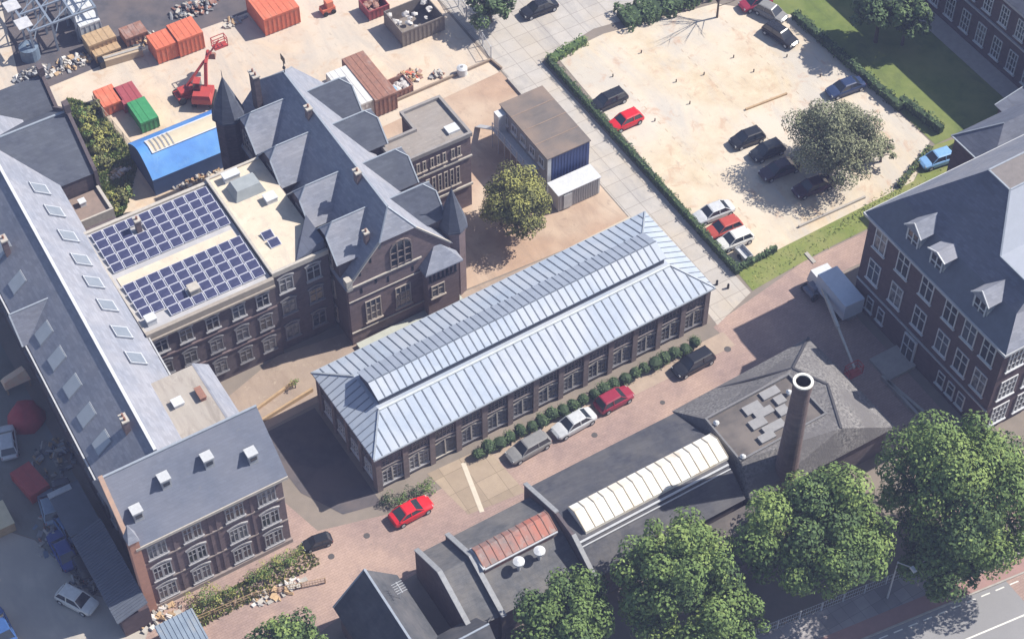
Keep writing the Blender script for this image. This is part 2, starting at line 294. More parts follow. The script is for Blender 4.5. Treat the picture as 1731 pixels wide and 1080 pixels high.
# ------------------------------------------------------------------ the long hall with the zinc roof
def seams(b, p0, p1, q0, q1, n, mi=1, w=.10, h=.05, skip=0):
    """n thin ribs running from the line p0-p1 to the line q0-q1"""
    p0, p1, q0, q1 = map(Vector, (p0, p1, q0, q1))
    for i in range(1, n):
        t = i/n; a = p0.lerp(p1, t); c = q0.lerp(q1, t)
        b.bar(a+Vector((0, 0, .02)), c+Vector((0, 0, .02)), w, h, mi)
hall = thing('exhibition_hall', 'long low brick hall under a pale blue ribbed zinc roof with ridge lantern', 'hall', (-21.52, -11.45, 0), rz=R(1.05))
L, W_ = 37.95, 11.75
b = MB(); b.box(.5, .5, 0, L-.5, W_-.5, 5.45); wall = b.build('wall', M('hall_brick', (.27, .215, .205), (.16, .13, .13), 1.8, .9, .2, detail=9, kind='brick', bw=.5, bh=.14, mortar=.012, big=.4, c3=(.21, .17, .17), spread=.35), hall)
b = MB(); n = 13; bay = (L-1)/n
for i in range(n+1):
    x = .5+bay*i; b.box(x-.28, .22, 0, x+.28, .498, 5.3); b.box(x-.28, W_-.498, 0, x+.28, W_-.22, 5.3)
for j in range(5):
    y = .8+(W_-1.6)*j/4; b.box(.22, y-.25, 0, .498, y+.25, 5.3); b.box(L-.498, y-.25, 0, L-.22, y+.25, 5.3)
b.build('pilaster', MATS['hall_brick'], hall)
b = MB()
b.box(.35, .36, 5.0, L-.35, .497, 5.2); b.box(.35, W_-.497, 5.0, L-.35, W_-.36, 5.2); b.box(.36, .5, 5.0, .497, W_-.5, 5.2); b.box(L-.497, .5, 5.0, L-.36, W_-.5, 5.2)
b.build('cornice', stone, hall)
for i in range(n):
    x = .5+bay*(i+.5)
    if i != 2:
        window(hall, x, .5, .65, 2.1, 1.9, 4 if i > 2 else 4, 3, fm=grey_p if i > 2 else midw, double=True)
    window(hall, x, .5, 3.35, 2.05, 1.2, 5, 3, fm=M('pale_mullion', (.22, .19, .19), (.17, .15, .15), 2, .7), name='window')
    # a stepped pale string course over the lower window
    s = MB(); 
    for a, c in (((x-bay/2+.29, 2.62), (x-.8, 2.72)), ((x-.8, 2.72), (x, 3.0)), ((x, 3.0), (x+.8, 2.72)), ((x+.8, 2.72), (x+bay/2-.29, 2.62)), ((x-.03, 2.95), (x+.03, .57))):
        s.bar((a[0], .42, a[1]), (c[0], .42, c[1]), .14, .13)
    s.bar((x-bay/2+.29, .40, .52), (x+bay/2-.29, .40, .52), .18, .1)
    s.build('string_course', stone, hall)
d = MB(); x = .5+bay*2.5; d.box(x-1.1, .42, 0, x+1.1, .499, 2.45); d.box(x-1.25, .38, 0, x-1.1, .499, 2.6); d.box(x+1.1, .38, 0, x+1.25, .499, 2.6)
for k in range(5): d.box(x-1.05, .40, .3+k*.45, x+1.05, .42, .36+k*.45)
d.build('garage_door', paint('door_grey', (.07, .08, .10), .5), hall)
for j in range(4):
    y = .8+(W_-1.6)*(j+.5)/4
    window(hall, .5, y, .8, 1.7, 1.7, 4, 3, 'W', double=True); window(hall, .5, y, 3.4, 1.7, 1.2, 5, 3, 'W', fm=MATS['pale_mullion'])
    window(hall, L-.5, y, .8, 1.7, 1.7, 4, 3, 'E', double=True)
# roof: hipped skirt then lantern
ze, zi = 5.7, 7.0; ix0, ix1, iy0, iy1 = 2.75, L-2.75, 3.75, 8.35
b = MB()
E0 = [(0,0,ze),(L,0,ze),(L,W_,ze),(0,W_,ze)]; I0 = [(ix0,iy0,zi),(ix1,iy0,zi),(ix1,iy1,zi),(ix0,iy1,zi)]
b.hull([(p[0], p[1], ze-.22) for p in E0], E0); b.f.pop()
b.m.pop()
bb = len(b.v); b.v += [Vector(p) for p in E0+I0]
for i in range(4): b.f.append((bb+i, bb+(i+1) % 4, bb+(i+1) % 4+4, bb+i+4)); b.m.append(0)
b.f.append((bb+4, bb+5, bb+6, bb+7)); b.m.append(0)
NS = 42
def hipx(x, y0, y1, x0, x1): # clip a seam at the hip lines
    return max(0, min(1, (x-0)/ix0, (L-x)/(L-ix1)))
for i in range(1, NS):
    x = L*i/NS; t = hipx(x, 0, 0, 0, 0)
    b.bar((x, .02, ze+.02), (x, iy0*t, ze+(zi-ze)*t+.02), .11, .06, 1)
    b.bar((x, W_-.02, ze+.02), (x, W_-(W_-iy1)*t, ze+(zi-ze)*t+.02), .10, .06, 1)
for i in range(1, 15):
    y = W_*i/15; t = min(1, y/iy0, (W_-y)/(W_-iy1))
    b.bar((.02, y, ze+.02), (ix0*t, y, ze+(zi-ze)*t+.02), .09, .05, 1); b.bar((L-.02, y, ze+.02), (L-(L-ix1)*t, y, ze+(zi-ze)*t+.02), .09, .05, 1)
for p, q in zip(E0, I0): b.bar((p[0], p[1], p[2]+.02), (q[0], q[1], q[2]+.04), .16, .1, 2)
b.bar((ix0, iy0, zi+.05), (ix1, iy0, zi+.05), .24, .14, 3)
b.box(-.06, -.10, ze-.2, L+.06, -.002, ze-.03, 2); b.box(-.06, W_+.002, ze-.2, L+.06, W_+.1, ze-.03, 2)
roof = b.build('roof', [zinc, zinc_seam, paint('zinc_trim', (.34, .38, .43), .5), paint('zinc_ridge_pale', (.56, .60, .62), .5)], hall)
b = MB(); lx0, lx1, ly0, lym, ly1 = 2.95, L-2.95, 4.15, 5.95, 8.05; zf, zr, zb = 7.75, 8.42, 7.72
b.hull([(lx0,ly0,zf),(lx1,ly0,zf),(lx1,lym,zr),(lx0,lym,zr)], [(lx0,ly0,zf+.1),(lx1,ly0,zf+.1),(lx1,lym,zr+.1),(lx0,lym,zr+.1)])
b.hull([(lx0,lym,zr),(lx1,lym,zr),(lx1,ly1,zb),(lx0,ly1,zb)], [(lx0,lym,zr+.1),(lx1,lym,zr+.1),(lx1,ly1,zb+.1),(lx0,ly1,zb+.1)], 2)
for i in range(1, NS):
    x = lx0+(lx1-lx0)*i/NS
    b.bar((x, ly0, zf+.12), (x, lym, zr+.12), .10, .05, 1); b.bar((x, lym, zr+.12), (x, ly1, zb+.12), .09, .05, 1)
b.bar((lx0, lym, zr+.13), (lx1, lym, zr+.13), .1, .06, 1)
lan = b.build('lantern', [zinc, zinc_seam, M('zinc_low_sun', (.30, .34, .42), (.25, .29, .36), 1.2, .55, spec=.4)], hall)  # greyer third zinc paints the weaker sun on the back slope
b = MB(); b.add([(lx0+.15,ly0+.12,zi),(lx1-.15,ly0+.12,zi),(lx1-.15,ly0+.12,zf),(lx0+.15,ly0+.12,zf)], [(0,1,2,3)])
for x, s in ((lx0+.15, 1), (lx1-.15, -1)): b.add([(x,ly0+.12,zi),(x,ly1-.12,zi),(x,ly1-.12,zb),(x,lym,zr),(x,ly0+.12,zf)], [(0,1,2,3,4)])
b.add([(lx0+.15,ly1-.12,zi),(lx1-.15,ly1-.12,zi),(lx1-.15,ly1-.12,zb),(lx0+.15,ly1-.12,zb)], [(0,1,2,3)])
b.build('lantern_wall', M('lantern_wall_dark', (.11, .12, .16), (.06, .07, .10), 6, .7), lan if False else hall)  # wall coloured dark for the shadow line under the lantern eave

# ------------------------------------------------------------------ the main gabled building
main = thing('gabled_brick_building', 'tall brick building with a steep slate roof, eight big dormers and corner turrets', 'building', (-9.4, 18, 0))
mx0, mx1, my0, my1, mxc, mze, mzr = -15.0, -3.8, 5.3, 30.6, -9.4, 8.6, 15.4
b = MB(); b.box(mx0, my0+.5, 0, mx1, my1, mze); b.build('wall', brick, main)
sl_ = (mzr-mze)/(mxc-mx0+.2)
b = MB(); fy = my0
pts = [(mx0,0),(mx1,0),(mx1,mze+.1),(-7.55,13.1),(-11.25,13.1),(mx0,mze+.1)]
b.add([(x, fy, z) for x, z in pts]+[(x, fy+.5, z) for x, z in pts], [tuple(range(6)), tuple(range(11, 5, -1))]+[(i, i+6, (i+1) % 6+6, (i+1) % 6) for i in range(6)])
fg = b.build('front_gable', brick_red, main)
b = MB()
b.bar((mx0-.02, fy-.06, mze-.1), (-7.0, fy-.06, mze-.1), .16, .16)
b.bar((mx0-.02, fy-.06, 4.9+1.6), (-7.0, fy-.06, 4.9+1.6), .08, .1); b.bar((mx0-.02, fy-.08, 1.9), (mx1, fy-.08, 1.9), .12, .12)
b.bar((mx0-.05, fy-.02, mze+.05), (-11.3, fy-.02, 13.05), .22, .16); b.bar((mx1+.05, fy-.02, mze+.05), (-7.5, fy-.02, 13.05), .22, .16)
b.box(mx0-.12, fy-.12, mze-.4, mx0+.5, fy+.6, mze+1.0)
b.build('stone_band', stone, main)
# great arched gable window with mullions
b = MB(); cx = -9.15; hw = 1.15; zs = 8.9; zt = 11.1
arc = [(cx+hw*math.cos(math.pi*i/8), zt+hw*.95*math.sin(math.pi*i/8)) for i in range(9)]
for p, q in zip(arc, arc[1:]): b.bar((p[0], fy-.05, p[1]), (q[0], fy-.05, q[1]), .14, .16)
for x in (-hw, -.38, .38, hw): b.box(cx+x-.07, fy-.12, zs-.2, cx+x+.07, fy-.002, zt+(.75 if abs(x) < 1 else 0))
for z in (zs, 9.8, 10.7): b.box(cx-hw, fy-.1, z-.05, cx+hw, fy-.004, z+.05)
gw = b.build('gable_window', M('stone_mullion', (.22, .18, .17), (.16, .13, .13), 3, .8), main)
b = MB(); b.poly([(p[0], fy-.03, p[1]) for p in arc[::-1]]+[(cx+hw, fy-.03, zs), (cx-hw, fy-.03, zs)]); b.build('pane', glass, gw)
for x, z in ((-12.5, 2.6), (-9.2, 2.6)):
    window(main, x, fy, z, 1.7, 3.0, 3, 3, fm=M('buff_frame', (.42, .37, .32), (.34, .3, .27), 2, .7), arch=False)
for x, z in ((-13.6, 7.1), (-12.0, 7.6), (-10.7, 7.0), (-8.0, 7.0), (-13.6, 9.6), (-12.4, 10.8), (-11.3, 12.2)):
    s = MB(); s.box(x-.12, fy-.02, z, x+.12, fy-.001, z+.75); s.build('slit_window', glass, main)
# projecting porch bay
b = MB(); bx0, bx1, by = -7.0, -3.5, 4.25; b.box(bx0, by, 0, bx1, fy-.002, 7.0); pb = b.build('front_bay', brick_red, main)
b = MB(); b.hull([(bx0-.35,by-.35,6.95),(bx1+.35,by-.35,6.95),(bx1+.35,fy-.003,6.95),(bx0-.35,fy-.003,6.95)], [(bx0-.35,by-.35,7.1),(bx1+.35,by-.35,7.1),(bx1+.35,fy-.003,7.1),(bx0-.35,fy-.003,7.1)])
b.add([(bx0-.35,by-.35,7.1),(bx1+.35,by-.35,7.1),(bx1+.35,fy-.003,7.1),(bx0-.35,fy-.003,7.1),(-4.9,fy-.003,9.1),(-5.6,fy-.003,9.1)], [(0,1,4,5),(1,2,4),(0,5,3)])
b.build('bay_roof', slate, main)
for k in range(7):
    s = MB(); x = bx0+.3+k*.47; s.box(x-.11, by-.03, 5.6, x+.11, by-.001, 6.6); s.box(x-.17, by-.06, 5.45, x+.17, by-.002, 5.58); s.build('slit_window', [glass], main)
window(main, -5.9, by, 3.1, 1.5, 1.7, 2, 2, fm=MATS['buff_frame'])
# roof body
b = MB(); ex0, ex1 = mx0-.25, mx1+.25; ry0, ry1 = 6.9, 28.2
zc = 13.1; hx = (mzr-zc)/sl_
A = [(ex0, fy-.15, mze-.1), (mxc-hx, fy-.15, zc), (mxc+hx, fy-.15, zc), (ex1, fy-.15, mze-.1)]
B = [(ex0, my1+.2, mze-.1), (mxc-hx, my1+.1, zc), (mxc+hx, my1+.1, zc), (ex1, my1+.2, mze-.1)]
F0, F1 = (mxc, ry0, mzr), (mxc, ry1, mzr)
b.add(A+B+[F0, F1], [(0,1,8,9,5,4), (3,7,6,9,8,2), (1,2,8), (5,9,6)], 0)
b.bar((mxc, ry0, mzr+.03), (mxc, ry1, mzr+.03), .2, .12, 1)
for p, q in ((A[1], F0), (A[2], F0), (B[1], F1), (B[2], F1)): b.bar(p, q, .14, .1, 1)
b.build('roof', [slate, ridge_m], main)
# dormers: gabled cross roofs whose walls rise flush from the facade
def dormer(y, side):
    s = side; xw = mx0-.03 if s < 0 else mx1+.03; hw = 2.45; ez = 11.1; rz_ = 14.0 if s < 0 else 13.75
    xi = mxc+s*1.1; xe = mxc+s*3.0
    wl = MB(); xk = xw-s*.4
    pr = [(y-hw+.15, 8.0), (y+hw-.15, 8.0), (y+hw-.15, ez), (y+.45, rz_-.65), (y-.45, rz_-.65), (y-hw+.15, ez)]
    v = [(xw, p[0], p[1]) for p in pr]+[(xe, p[0], p[1]-(0 if i < 2 else 0)) for i, p in enumerate(pr)]
    wl.add(v, [tuple(range(6)), tuple(range(11, 5, -1))]+[(i, i+6, (i+1) % 6+6, (i+1) % 6) for i in range(6)])
    dw = wl.build('dormer', brick, main)
    r = MB(); xo = xw+s*.3; zt_ = .12
    ro = (xw-s*.75, y, rz_+zt_); ri = (xi, y, rz_+zt_)
    e1o, e1i = (xo, y-hw-.15, ez-.12), (mxc+s*3.6, y-hw-.15, ez-.12)
    e2o, e2i = (xo, y+hw+.15, ez-.12), (mxc+s*3.6, y+hw+.15, ez-.12)
    c1, c2 = (xo, y-.7, rz_-.75), (xo, y+.7, rz_-.75)
    r.add([ro, ri, e1o, e1i, e2o, e2i, c1, c2, (xi, y-hw, ez), (xi, y+hw, ez)], [(0, 1, 8, 3, 2, 6), (0, 7, 4, 5, 9, 1), (0, 6, 7)], 0)
    r.bar(ro, ri, .14, .1, 1); r.bar(c1, e1o, .14, .12, 1); r.bar(c2, e2o, .14, .12, 1); r.bar(c1, ro, .1, .08, 1); r.bar(c2, ro, .1, .08, 1)
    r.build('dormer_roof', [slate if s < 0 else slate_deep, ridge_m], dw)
    f = 'W' if s < 0 else 'E'
    window(main, xw, y, 9.0, 1.9, 2.4, 3, 3, f, fm=MATS['buff_frame']); window(main, xw, y, 4.6, 1.8, 2.4, 3, 3, f, fm=MATS['buff_frame']); window(main, xw, y, 1.0, 1.8, 2.0, 3, 2, f, fm=MATS['buff_frame'])
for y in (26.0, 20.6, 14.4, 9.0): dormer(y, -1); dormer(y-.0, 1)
def chimney(parent, x, y, z0, z1, sx=.5, sy=.7, m=None, pots=1, name='chimney'):
    b = MB(); b.box(x-sx/2, y-sy/2, z0, x+sx/2, y+sy/2, z1); b.box(x-sx/2-.08, y-sy/2-.08, z1, x+sx/2+.08, y+sy/2+.08, z1+.15, 1)
    for k in range(pots): yy = y-sy/2+sy*(k+.5)/pots; b.tube((x, yy, z1+.15), (x, yy, z1+.5), .12, .1, 8, 2)
    return b.build(name, [m or brick_red, stone, rust], parent)
chimney(main, -9.9, 21.9, 14.2, 15.9); chimney(main, -9.9, 11.9, 14.2, 15.9); chimney(main, -12.0, 6.6, 11, 13.6, .4, .5)
chimney(main, -12.4, 28.6, 9, 16.2, .6, 1.2, brick, 2)
b = MB(); b.tube((mxc, 28.0, 15.4), (mxc, 28.0, 17.6), .05); b.box(mxc-.03, 27.6, 16.9, mxc+.03, 28.5, 17.6); b.ball((mxc, 28.0, 16.1), .18); b.build('weathervane', black_p, main)
def turret(cx, cy, r, z1, za, m, n=8):
    b = MB(); b.tube((cx, cy, 0), (cx, cy, z1), r, r, n)
    t = b.build('turret', m, main)
    b = MB(); b.tube((cx, cy, z1-.1), (cx, cy, z1+.12), r+.28, r+.28, n); ring = [(cx+(r+.25)*math.cos(2*math.pi*(i+.0)/n), cy+(r+.25)*math.sin(2*math.pi*(i+.0)/n), z1+.12) for i in range(n)]
    b.add(ring+[(cx, cy, za)], [(i, (i+1) % n, n) for i in range(n)]); b.tube((cx, cy, za-.2), (cx, cy, za+.8), .05, .02, 6); b.build('spire', slate_deep, t)
    for k, z in enumerate((z1-2.2, z1-5.2)):
        for a in (-math.pi/2-.39, -math.pi*.75-.39):
            s = MB(); q = r*math.cos(math.pi/n)+.02; x, y = cx+q*math.cos(a+.39+.39*0), cy+q*math.sin(a+.39*1); 
    return t
turret(-2.75, 6.55, 1.25, 9.6, 14.6, brick_red); turret(-15.6, 28.9, 1.45, 12.2, 17.3, brick)

# ------------------------------------------------------------------ rear annex with a notched flat roof
ann = thing('flat_roofed_annex', 'brick annex with a notched brown felt flat roof beside the courtyard', 'building', (0, 18, 0))
fp = [(-3.9, 15.4), (4.5, 15.4), (4.4, 21.5), (0, 21.5), (0, 18.7), (-3.9, 18.7)]
b = MB(); b.prism(fp, 0, 10.2); b.build('wall', brick_red, ann)
b = MB(); b.prism([(p[0], p[1]) for p in fp], 10.203, 10.3); b.build('roof_deck', felt, ann)
def parapet(parent, pts, z0, z1, m, w=.3, closed=True, name='parapet'):
    b = MB(); n = len(pts)
    for i in range(n if closed else n-1):
        p, q = Vector((*pts[i], 0)), Vector((*pts[(i+1) % n], 0)); d = (q-p).normalized()*(w/2)
        b.bar((p.x+d.x, p.y+d.y, (z0+z1)/2+.003*i), (q.x+d.x, q.y+d.y, (z0+z1)/2+.003*i), w, z1-z0)
    return b.build(name, m, parent)
parapet(ann, fp, 10.15, 10.65, M('parapet_stone', (.30, .28, .27), (.2, .19, .19), 2, .8))
b = MB(); b.box(2.6, 16.4, 10.3, 3.9, 17.5, 10.6); b.build('skylight', white_p, ann)
for x in (-1.6, -.9, 0, .7, 1.4, 2.4, 3.1): window(ann, x, 15.4, 8.1, .4, 1.3, 1, 2, fm=MATS['buff_frame'])
for x in (-.6, .1, .8, 1.5, 2.2, 2.9): window(ann, x, 15.4, 4.2, .45, 2.4, 1, 3, fm=MATS['buff_frame'])
window(ann, 4.5, 17, 7.6, 1.4, 1.6, 2, 2, 'E'); window(ann, 4.5, 19.5, 7.6, 1.4, 1.6, 2, 2, 'E')
b = MB(); b.box(-3.85, 15.25, 7.3, 4.6, 15.398, 7.5); b.box(-3.85, 15.22, 3.2, 4.6, 15.398, 3.45); b.build('string_course', stone, ann)

# ------------------------------------------------------------------ solar roof block and the flat roof beside it
sol = thing('solar_roof_block', 'three storey brick block whose flat roof is covered with dark solar panels', 'building', (-27.5, 15, 0))
b = MB(); b.box(-34.4, 8.0, 0, -21.25, 22.3, 11.0); b.build('wall', brick, sol)
b = MB(); b.box(-34.2, 8.15, 11.003, -21.3, 22.15, 11.06); b.build('roof_deck', M('grey_felt', (.50, .49, .50), (.36, .36, .38), 1, .9, big=.3), sol)
b = MB(); b.box(-34.2, 7.75, 10.6, -21.25, 8.15, 11.35); b.box(-34.4, 7.6, 10.35, -21.25, 7.95, 10.58); b.build('cornice', M('buff_stone', (.36, .32, .28), (.26, .23, .2), 2, .8), sol)
b = MB(); b.box(-34.2, 22.15, 10.9, -21.25, 22.5, 11.3); b.box(-34.2, 8.16, 11.0, -34.0, 22.14, 11.25); b.build('parapet', stone, sol)
b = MB(); b.box(-33.7, 14.55, 11.064, -21.8, 15.65, 11.13); b.build('roof_walkway', plaster, sol)
for j, z in enumerate((8.0, 4.7, 1.4)):
    for x in (-33.0, -30.5, -27.8, -25.1, -22.6): window(sol, x, 8.0, z, 1.35, 1.7, 2, 2, fm=grey_p if j else midw, arch=True)
b = MB()
for z in (7.2, 3.9): b.box(-34.4, 7.86, z, -21.25, 7.999, z+.18)
b.build('string_course', brick_red, sol)
pan = MB(); pan.box(-.56, -.48, 0, .56, .48, .05, 1); pan.box(-.49, -.43, .05, .49, .43, .058, 0)
pm = pan.mesh('solar_panel', [panel_m, panel_f])
def panels(x0, ytop, cols, rows, label, group, skip=()):
    for i in range(cols):
        for j in range(rows):
            if (i, j) in skip: continue
            child('solar_panel', pm, sol, (x0+i*1.22, ytop-j*1.13, 11.28), 0, R(12))
panels(-33.1, 21.3, 10, 5, 'dark blue solar panel in the bank of rows behind the pale roof walkway', 'solar panels behind the roof walkway', {(3, 1)})
panels(-33.1, 13.85, 10, 5, 'dark blue solar panel in the bank of rows in front of the pale roof walkway', 'solar panels in front of the roof walkway', {(0, 4), (1, 4), (4, 3)})
def roof_cube(name, label, cat, x, y, z, sx, sy, h, m, m2=None):
    b = MB(); b.box(x-sx/2, y-sy/2, z, x+sx/2, y+sy/2, z+h); b.box(x-sx/2-.06, y-sy/2-.06, z+h, x+sx/2+.06, y+sy/2+.06, z+h+.1, 1); return tag(b.build(name, [m, m2 or m]), label, cat)
chimney(sol, -29.4, 20.1, 11, 12.6, .5, .6)
chimney(sol, -28.2, 10.4, 11, 11.8, .9, .8, concrete, 0)
roof_cube('ventilation_box', 'white ventilation box at the near left corner of the solar roof', 'vent', -33.1, 9.2, 11.06, .9, .8, .7, white_p)

blk = thing('terrace_roof_block', 'narrow brick block with a cream flat roof between solar roof and steep slate roof', 'building', (-18, 15, 0))
b = MB(); b.box(-21.2, 8.35, 0, -15.3, 22.6, 11.3); b.build('wall', brick, blk)
b = MB(); b.box(-21.05, 8.5, 11.303, -15.4, 22.4, 11.36); b.build('roof_deck', plaster, blk)
b = MB(); b.box(-21.2, 8.2, 11.0, -15.3, 8.5, 11.6); b.box(-21.22, 8.51, 11.2, -20.95, 22.6, 11.58); b.box(-20.94, 22.35, 11.2, -15.5, 22.62, 11.56); b.build('parapet', stone, blk)
for j, z in enumerate((8.3, 5.0, 1.4)):
    for x in (-19.9, -17.0): window(blk, x, 8.35, z, 1.5, 1.9, 2, 2, fm=grey_p if j else midw, arch=True)
b = MB(); b.hull([(-18.6,8.6,11.37),(-15.4,8.6,11.37),(-15.4,12.6,11.37),(-17.0,11.0,11.37)], [(-18.4,8.7,11.5),(-15.4,8.7,12.6),(-15.4,12.4,12.6),(-16.9,11.0,11.5)]); b.build('lean_to_roof', slate_mid, blk)
b = MB(); b.hull([(-20.0,18.2,11.37),(-16.8,18.2,11.37),(-16.8,20.6,11.37),(-20,20.6,11.37)], [(-19.6,18.6,12.4),(-17.2,18.6,12.4),(-17.2,20.2,12.4),(-19.6,20.2,12.4)]); b.build('roof_plant', M('plant_grey', (.34, .37, .39), (.25, .28, .3), 1, .6), blk)
roof_cube('ventilation_box', 'pale square box on the cream terrace roof near the steep slate roof', 'vent', -17.0, 16.9, 11.36, 1.1, 1.0, .5, white_p)
roof_cube('ventilation_box', 'white lump of equipment by the back parapet of the cream terrace roof', 'vent', -19.0, 21.4, 11.36, 1.6, .8, .7, white_p)
for k, (x, y) in enumerate(((-19.3, 12.9), (-19.2, 11.7))):
    child('solar_panel', pm, blk, (x, y, 11.5), 0, R(12))

# ------------------------------------------------------------------ left wing
wing = thing('long_slate_wing', 'long narrow slate roofed wing running down the left of the photo', 'building', (-39, 15, 0))
def wx(x, y): return x+(y+7)*.030               # the wing runs a little askew
yw0, yw1 = -2.0, 40.0; z_e, z_r = 11.0, 15.0
def wp(x, y, z): return (wx(x, y), y, z)
b = MB(); b.hull([wp(-44.0, yw0, 0), wp(-35.0, yw0, 0), wp(-35.0, yw1, 0), wp(-44.0, yw1, 0)], [wp(-44.0, yw0, z_e-.2), wp(-35.0, yw0, z_e-.2), wp(-35.0, yw1, z_e-.2), wp(-44.0, yw1, z_e-.2)]); b.build('wall', brick, wing)
b = MB()
a = [wp(-44.4, -6.9, z_e-.2), wp(-34.6, -6.9, z_e-.2), wp(-34.6, yw1, z_e-.2), wp(-44.4, yw1, z_e-.2)]
yb = -6.9
P0 = [wp(-44.4, yb, z_e), wp(-39.45, yb, z_r), wp(-34.6, yb, z_e)]; P1 = [wp(-44.4, yw1, z_e), wp(-39.45, yw1, z_r), wp(-34.6, yw1, z_e)]
b.add(P0+P1, [(0, 1, 4, 3), (1, 2, 5, 4), (0, 2, 1), (3, 4, 5), (0, 3, 5, 2)], 0)
b.bar(P0[1], P1[1], .28, .14, 1)
b.build('roof', [slate, paint('pale_ridge', (.62, .64, .68), .5)], wing)
def on_slope(x, y):                              # height of the wing roof
    lx = x-wx(0, y); return z_r-abs(lx+39.45)*(4/4.9)
def slope_px(X, Y, side):                        # point on the roof slope seen at a pixel
    z = 12.5
    for _ in range(20):
        p = G(X, Y, z); z = .5*z+.5*on_slope(p.x, p.y)
    return p
for X, Y in ((67, 320), (92, 358), (115, 400), (137, 440), (158, 478), (181, 517), (205, 562), (229, 606)):
    p = slope_px(X, Y, 1)
    if not (-39.4 < p.x-wx(0, p.y) < -34.8): continue
    s = MB(); nx = math.atan(4/4.9)
    T = Matrix.Translation((p.x, p.y, on_slope(p.x, p.y))) @ Matrix.Rotation(nx, 4, 'Y')
    s.T = T; s.box(-.95, -.75, 0, .95, .75, .12, 1); s.box(-.8, -.62, .12, .8, .62, .15, 0); s.bar((-.95, -.75, .16), (-.95, .75, .16), .08, .08, 1); s.bar((-.95, -.75, .16), (.95, -.75, .16), .08, .08, 1)
    s.build('skylight', [M('skylight_dim', (.22, .25, .30), (.17, .20, .25), 1.5, .35), paint('skylight_rim', (.50, .53, .58), .5)], wing)
for X, Y in ((5, 420), (30, 478), (75, 563), (97, 606), (123, 653), (147, 702), (173, 748)):
    p = slope_px(X, Y, -1); nx = -math.atan(4/4.9)
    s = MB(); s.T = Matrix.Translation((p.x, p.y, on_slope(p.x, p.y))) @ Matrix.Rotation(nx, 4, 'Y')
    s.box(-.95, -.8, 0, .95, .8, .12, 1); s.box(-.88, -.72, .12, .88, .72, .15, 0); s.build('skylight', [glass_pale, M('skylight_rim_grey', (.25, .28, .32), (.2, .22, .26), 2, .5)], wing)
# cross gable dormer on the shaded side
p = slope_px(40, 520, -1); y = 14.6; xr = wx(-41.2, y)
b = MB(); hw = 1.9
for s in (0,):
    ro, ri = (wx(-44.9, y), y, 13.6), (wx(-41.1, y), y, 13.6); e = 11.0
    b.add([ro, ri, (ro[0], y-hw, e), (wx(-44.3, y), y-hw, e), (ro[0], y+hw, e), (wx(-44.3, y), y+hw, e), (wx(-41.1, y), y-hw, e), (wx(-41.1, y), y+hw, e)], [(0, 1, 6, 2), (0, 4, 7, 1), (0, 2, 4)], 0)
    b.bar(ro, ri, .14, .1, 1); b.bar(ri, (wx(-44.3, y), y-hw, e+.03), .14, .1, 1); b.bar(ro, (ro[0], y-hw, e), .14, .1, 1)
b.build('dormer', [slate_mid, ridge_m], wing)
chimney(wing, wx(-42.3, 22.5), 22.5, 12, 14.6, .5, .8, brick_red); chimney(wing, wx(-40.6, -3.0), -3.0, 13, 15.6, .5, .9, brick_red, 2)
b = MB(); b.bar(wp(-44.55, yb, z_e-.12), wp(-44.55, yw1, z_e-.12), .14, .16); b.bar(wp(-34.45, -2, z_e-.12), wp(-34.45, 22, z_e-.12), .14, .16); b.build('gutter', steel_light, wing)
for k in range(14):
    y = -4.5+k*3.1
    window(wing, wx(-44.0, y), y, 7.6, 1.2, 1.8, 2, 2, 'W', fm=grey_p); window(wing, wx(-44.0, y), y, 4.2, 1.2, 1.8, 2, 2, 'W', fm=grey_p)
# cross wings at the far end of it
cw = thing('slate_cross_wing', 'slate gabled cross wing with a stepped end gable beside the overgrown strip', 'building', (-33, 35, 0))
b = MB(); b.box(-36.5, 29.6, 0, -30.2, 39.6, 10.9); b.build('wall', brick, cw)
b = MB(); b.add([(-42, 29.5, 10.9), (-30.0, 29.5, 10.9), (-42, 34.7, 15), (-30.0, 34.7, 15), (-42, 39.8, 10.9), (-30.0, 39.8, 10.9)], [(0, 1, 3, 2), (2, 3, 5, 4), (0, 2, 4), (1, 5, 3), (0, 4, 5, 1)], 0); b.bar((-42, 34.7, 15.03), (-30, 34.7, 15.03), .2, .12, 1)
b.build('roof', [slate_deep, ridge_m], cw)
b = MB()
def gparapet(b, x, ya, yb_, ze_, zr_, w=.35, up=.35, mi=0, step=True):
    ym = (ya+yb_)/2; b.add([(x-w/2, ya, 0), (x-w/2, yb_, 0), (x-w/2, yb_, ze_+up), (x-w/2, ym, zr_+up), (x-w/2, ya, ze_+up), (x+w/2, ya, 0), (x+w/2, yb_, 0), (x+w/2, yb_, ze_+up), (x+w/2, ym, zr_+up), (x+w/2, ya, ze_+up)], [(0, 4, 3, 2, 1), (5, 6, 7, 8, 9)]+[(i, (i+1) % 5, (i+1) % 5+5, i+5) for i in range(5)], mi)
    if step: b.box(x-.3, ym-.4, zr_, x+.3, ym+.4, zr_+1.1, mi)
gparapet(b, -29.85, 29.4, 39.9, 10.9, 15); b.build('gable', brick, cw)
b = MB(); b.box(-35.5, 40.0, 0, -29.8, 45.5, 10.0); b.add([(-44, 39.9, 10.0), (-29.7, 39.9, 10.0), (-44, 43, 13.0), (-29.7, 43, 13.0), (-44, 46, 10.0), (-29.7, 46, 10.0)], [(0, 1, 3, 2), (2, 3, 5, 4), (0, 2, 4), (1, 5, 3)], 1)
gparapet(b, -29.5, 39.95, 46.1, 10, 13, mi=0); o = b.build('slate_roofed_house', [brick, slate_deep]); tag(o, 'lower slate roofed house with a stepped gable behind the cross wing', 'house')
ter = thing('brown_terrace_block', 'small low block with a brown flat terrace roof below the cross wing', 'building', (-32, 27, 0))
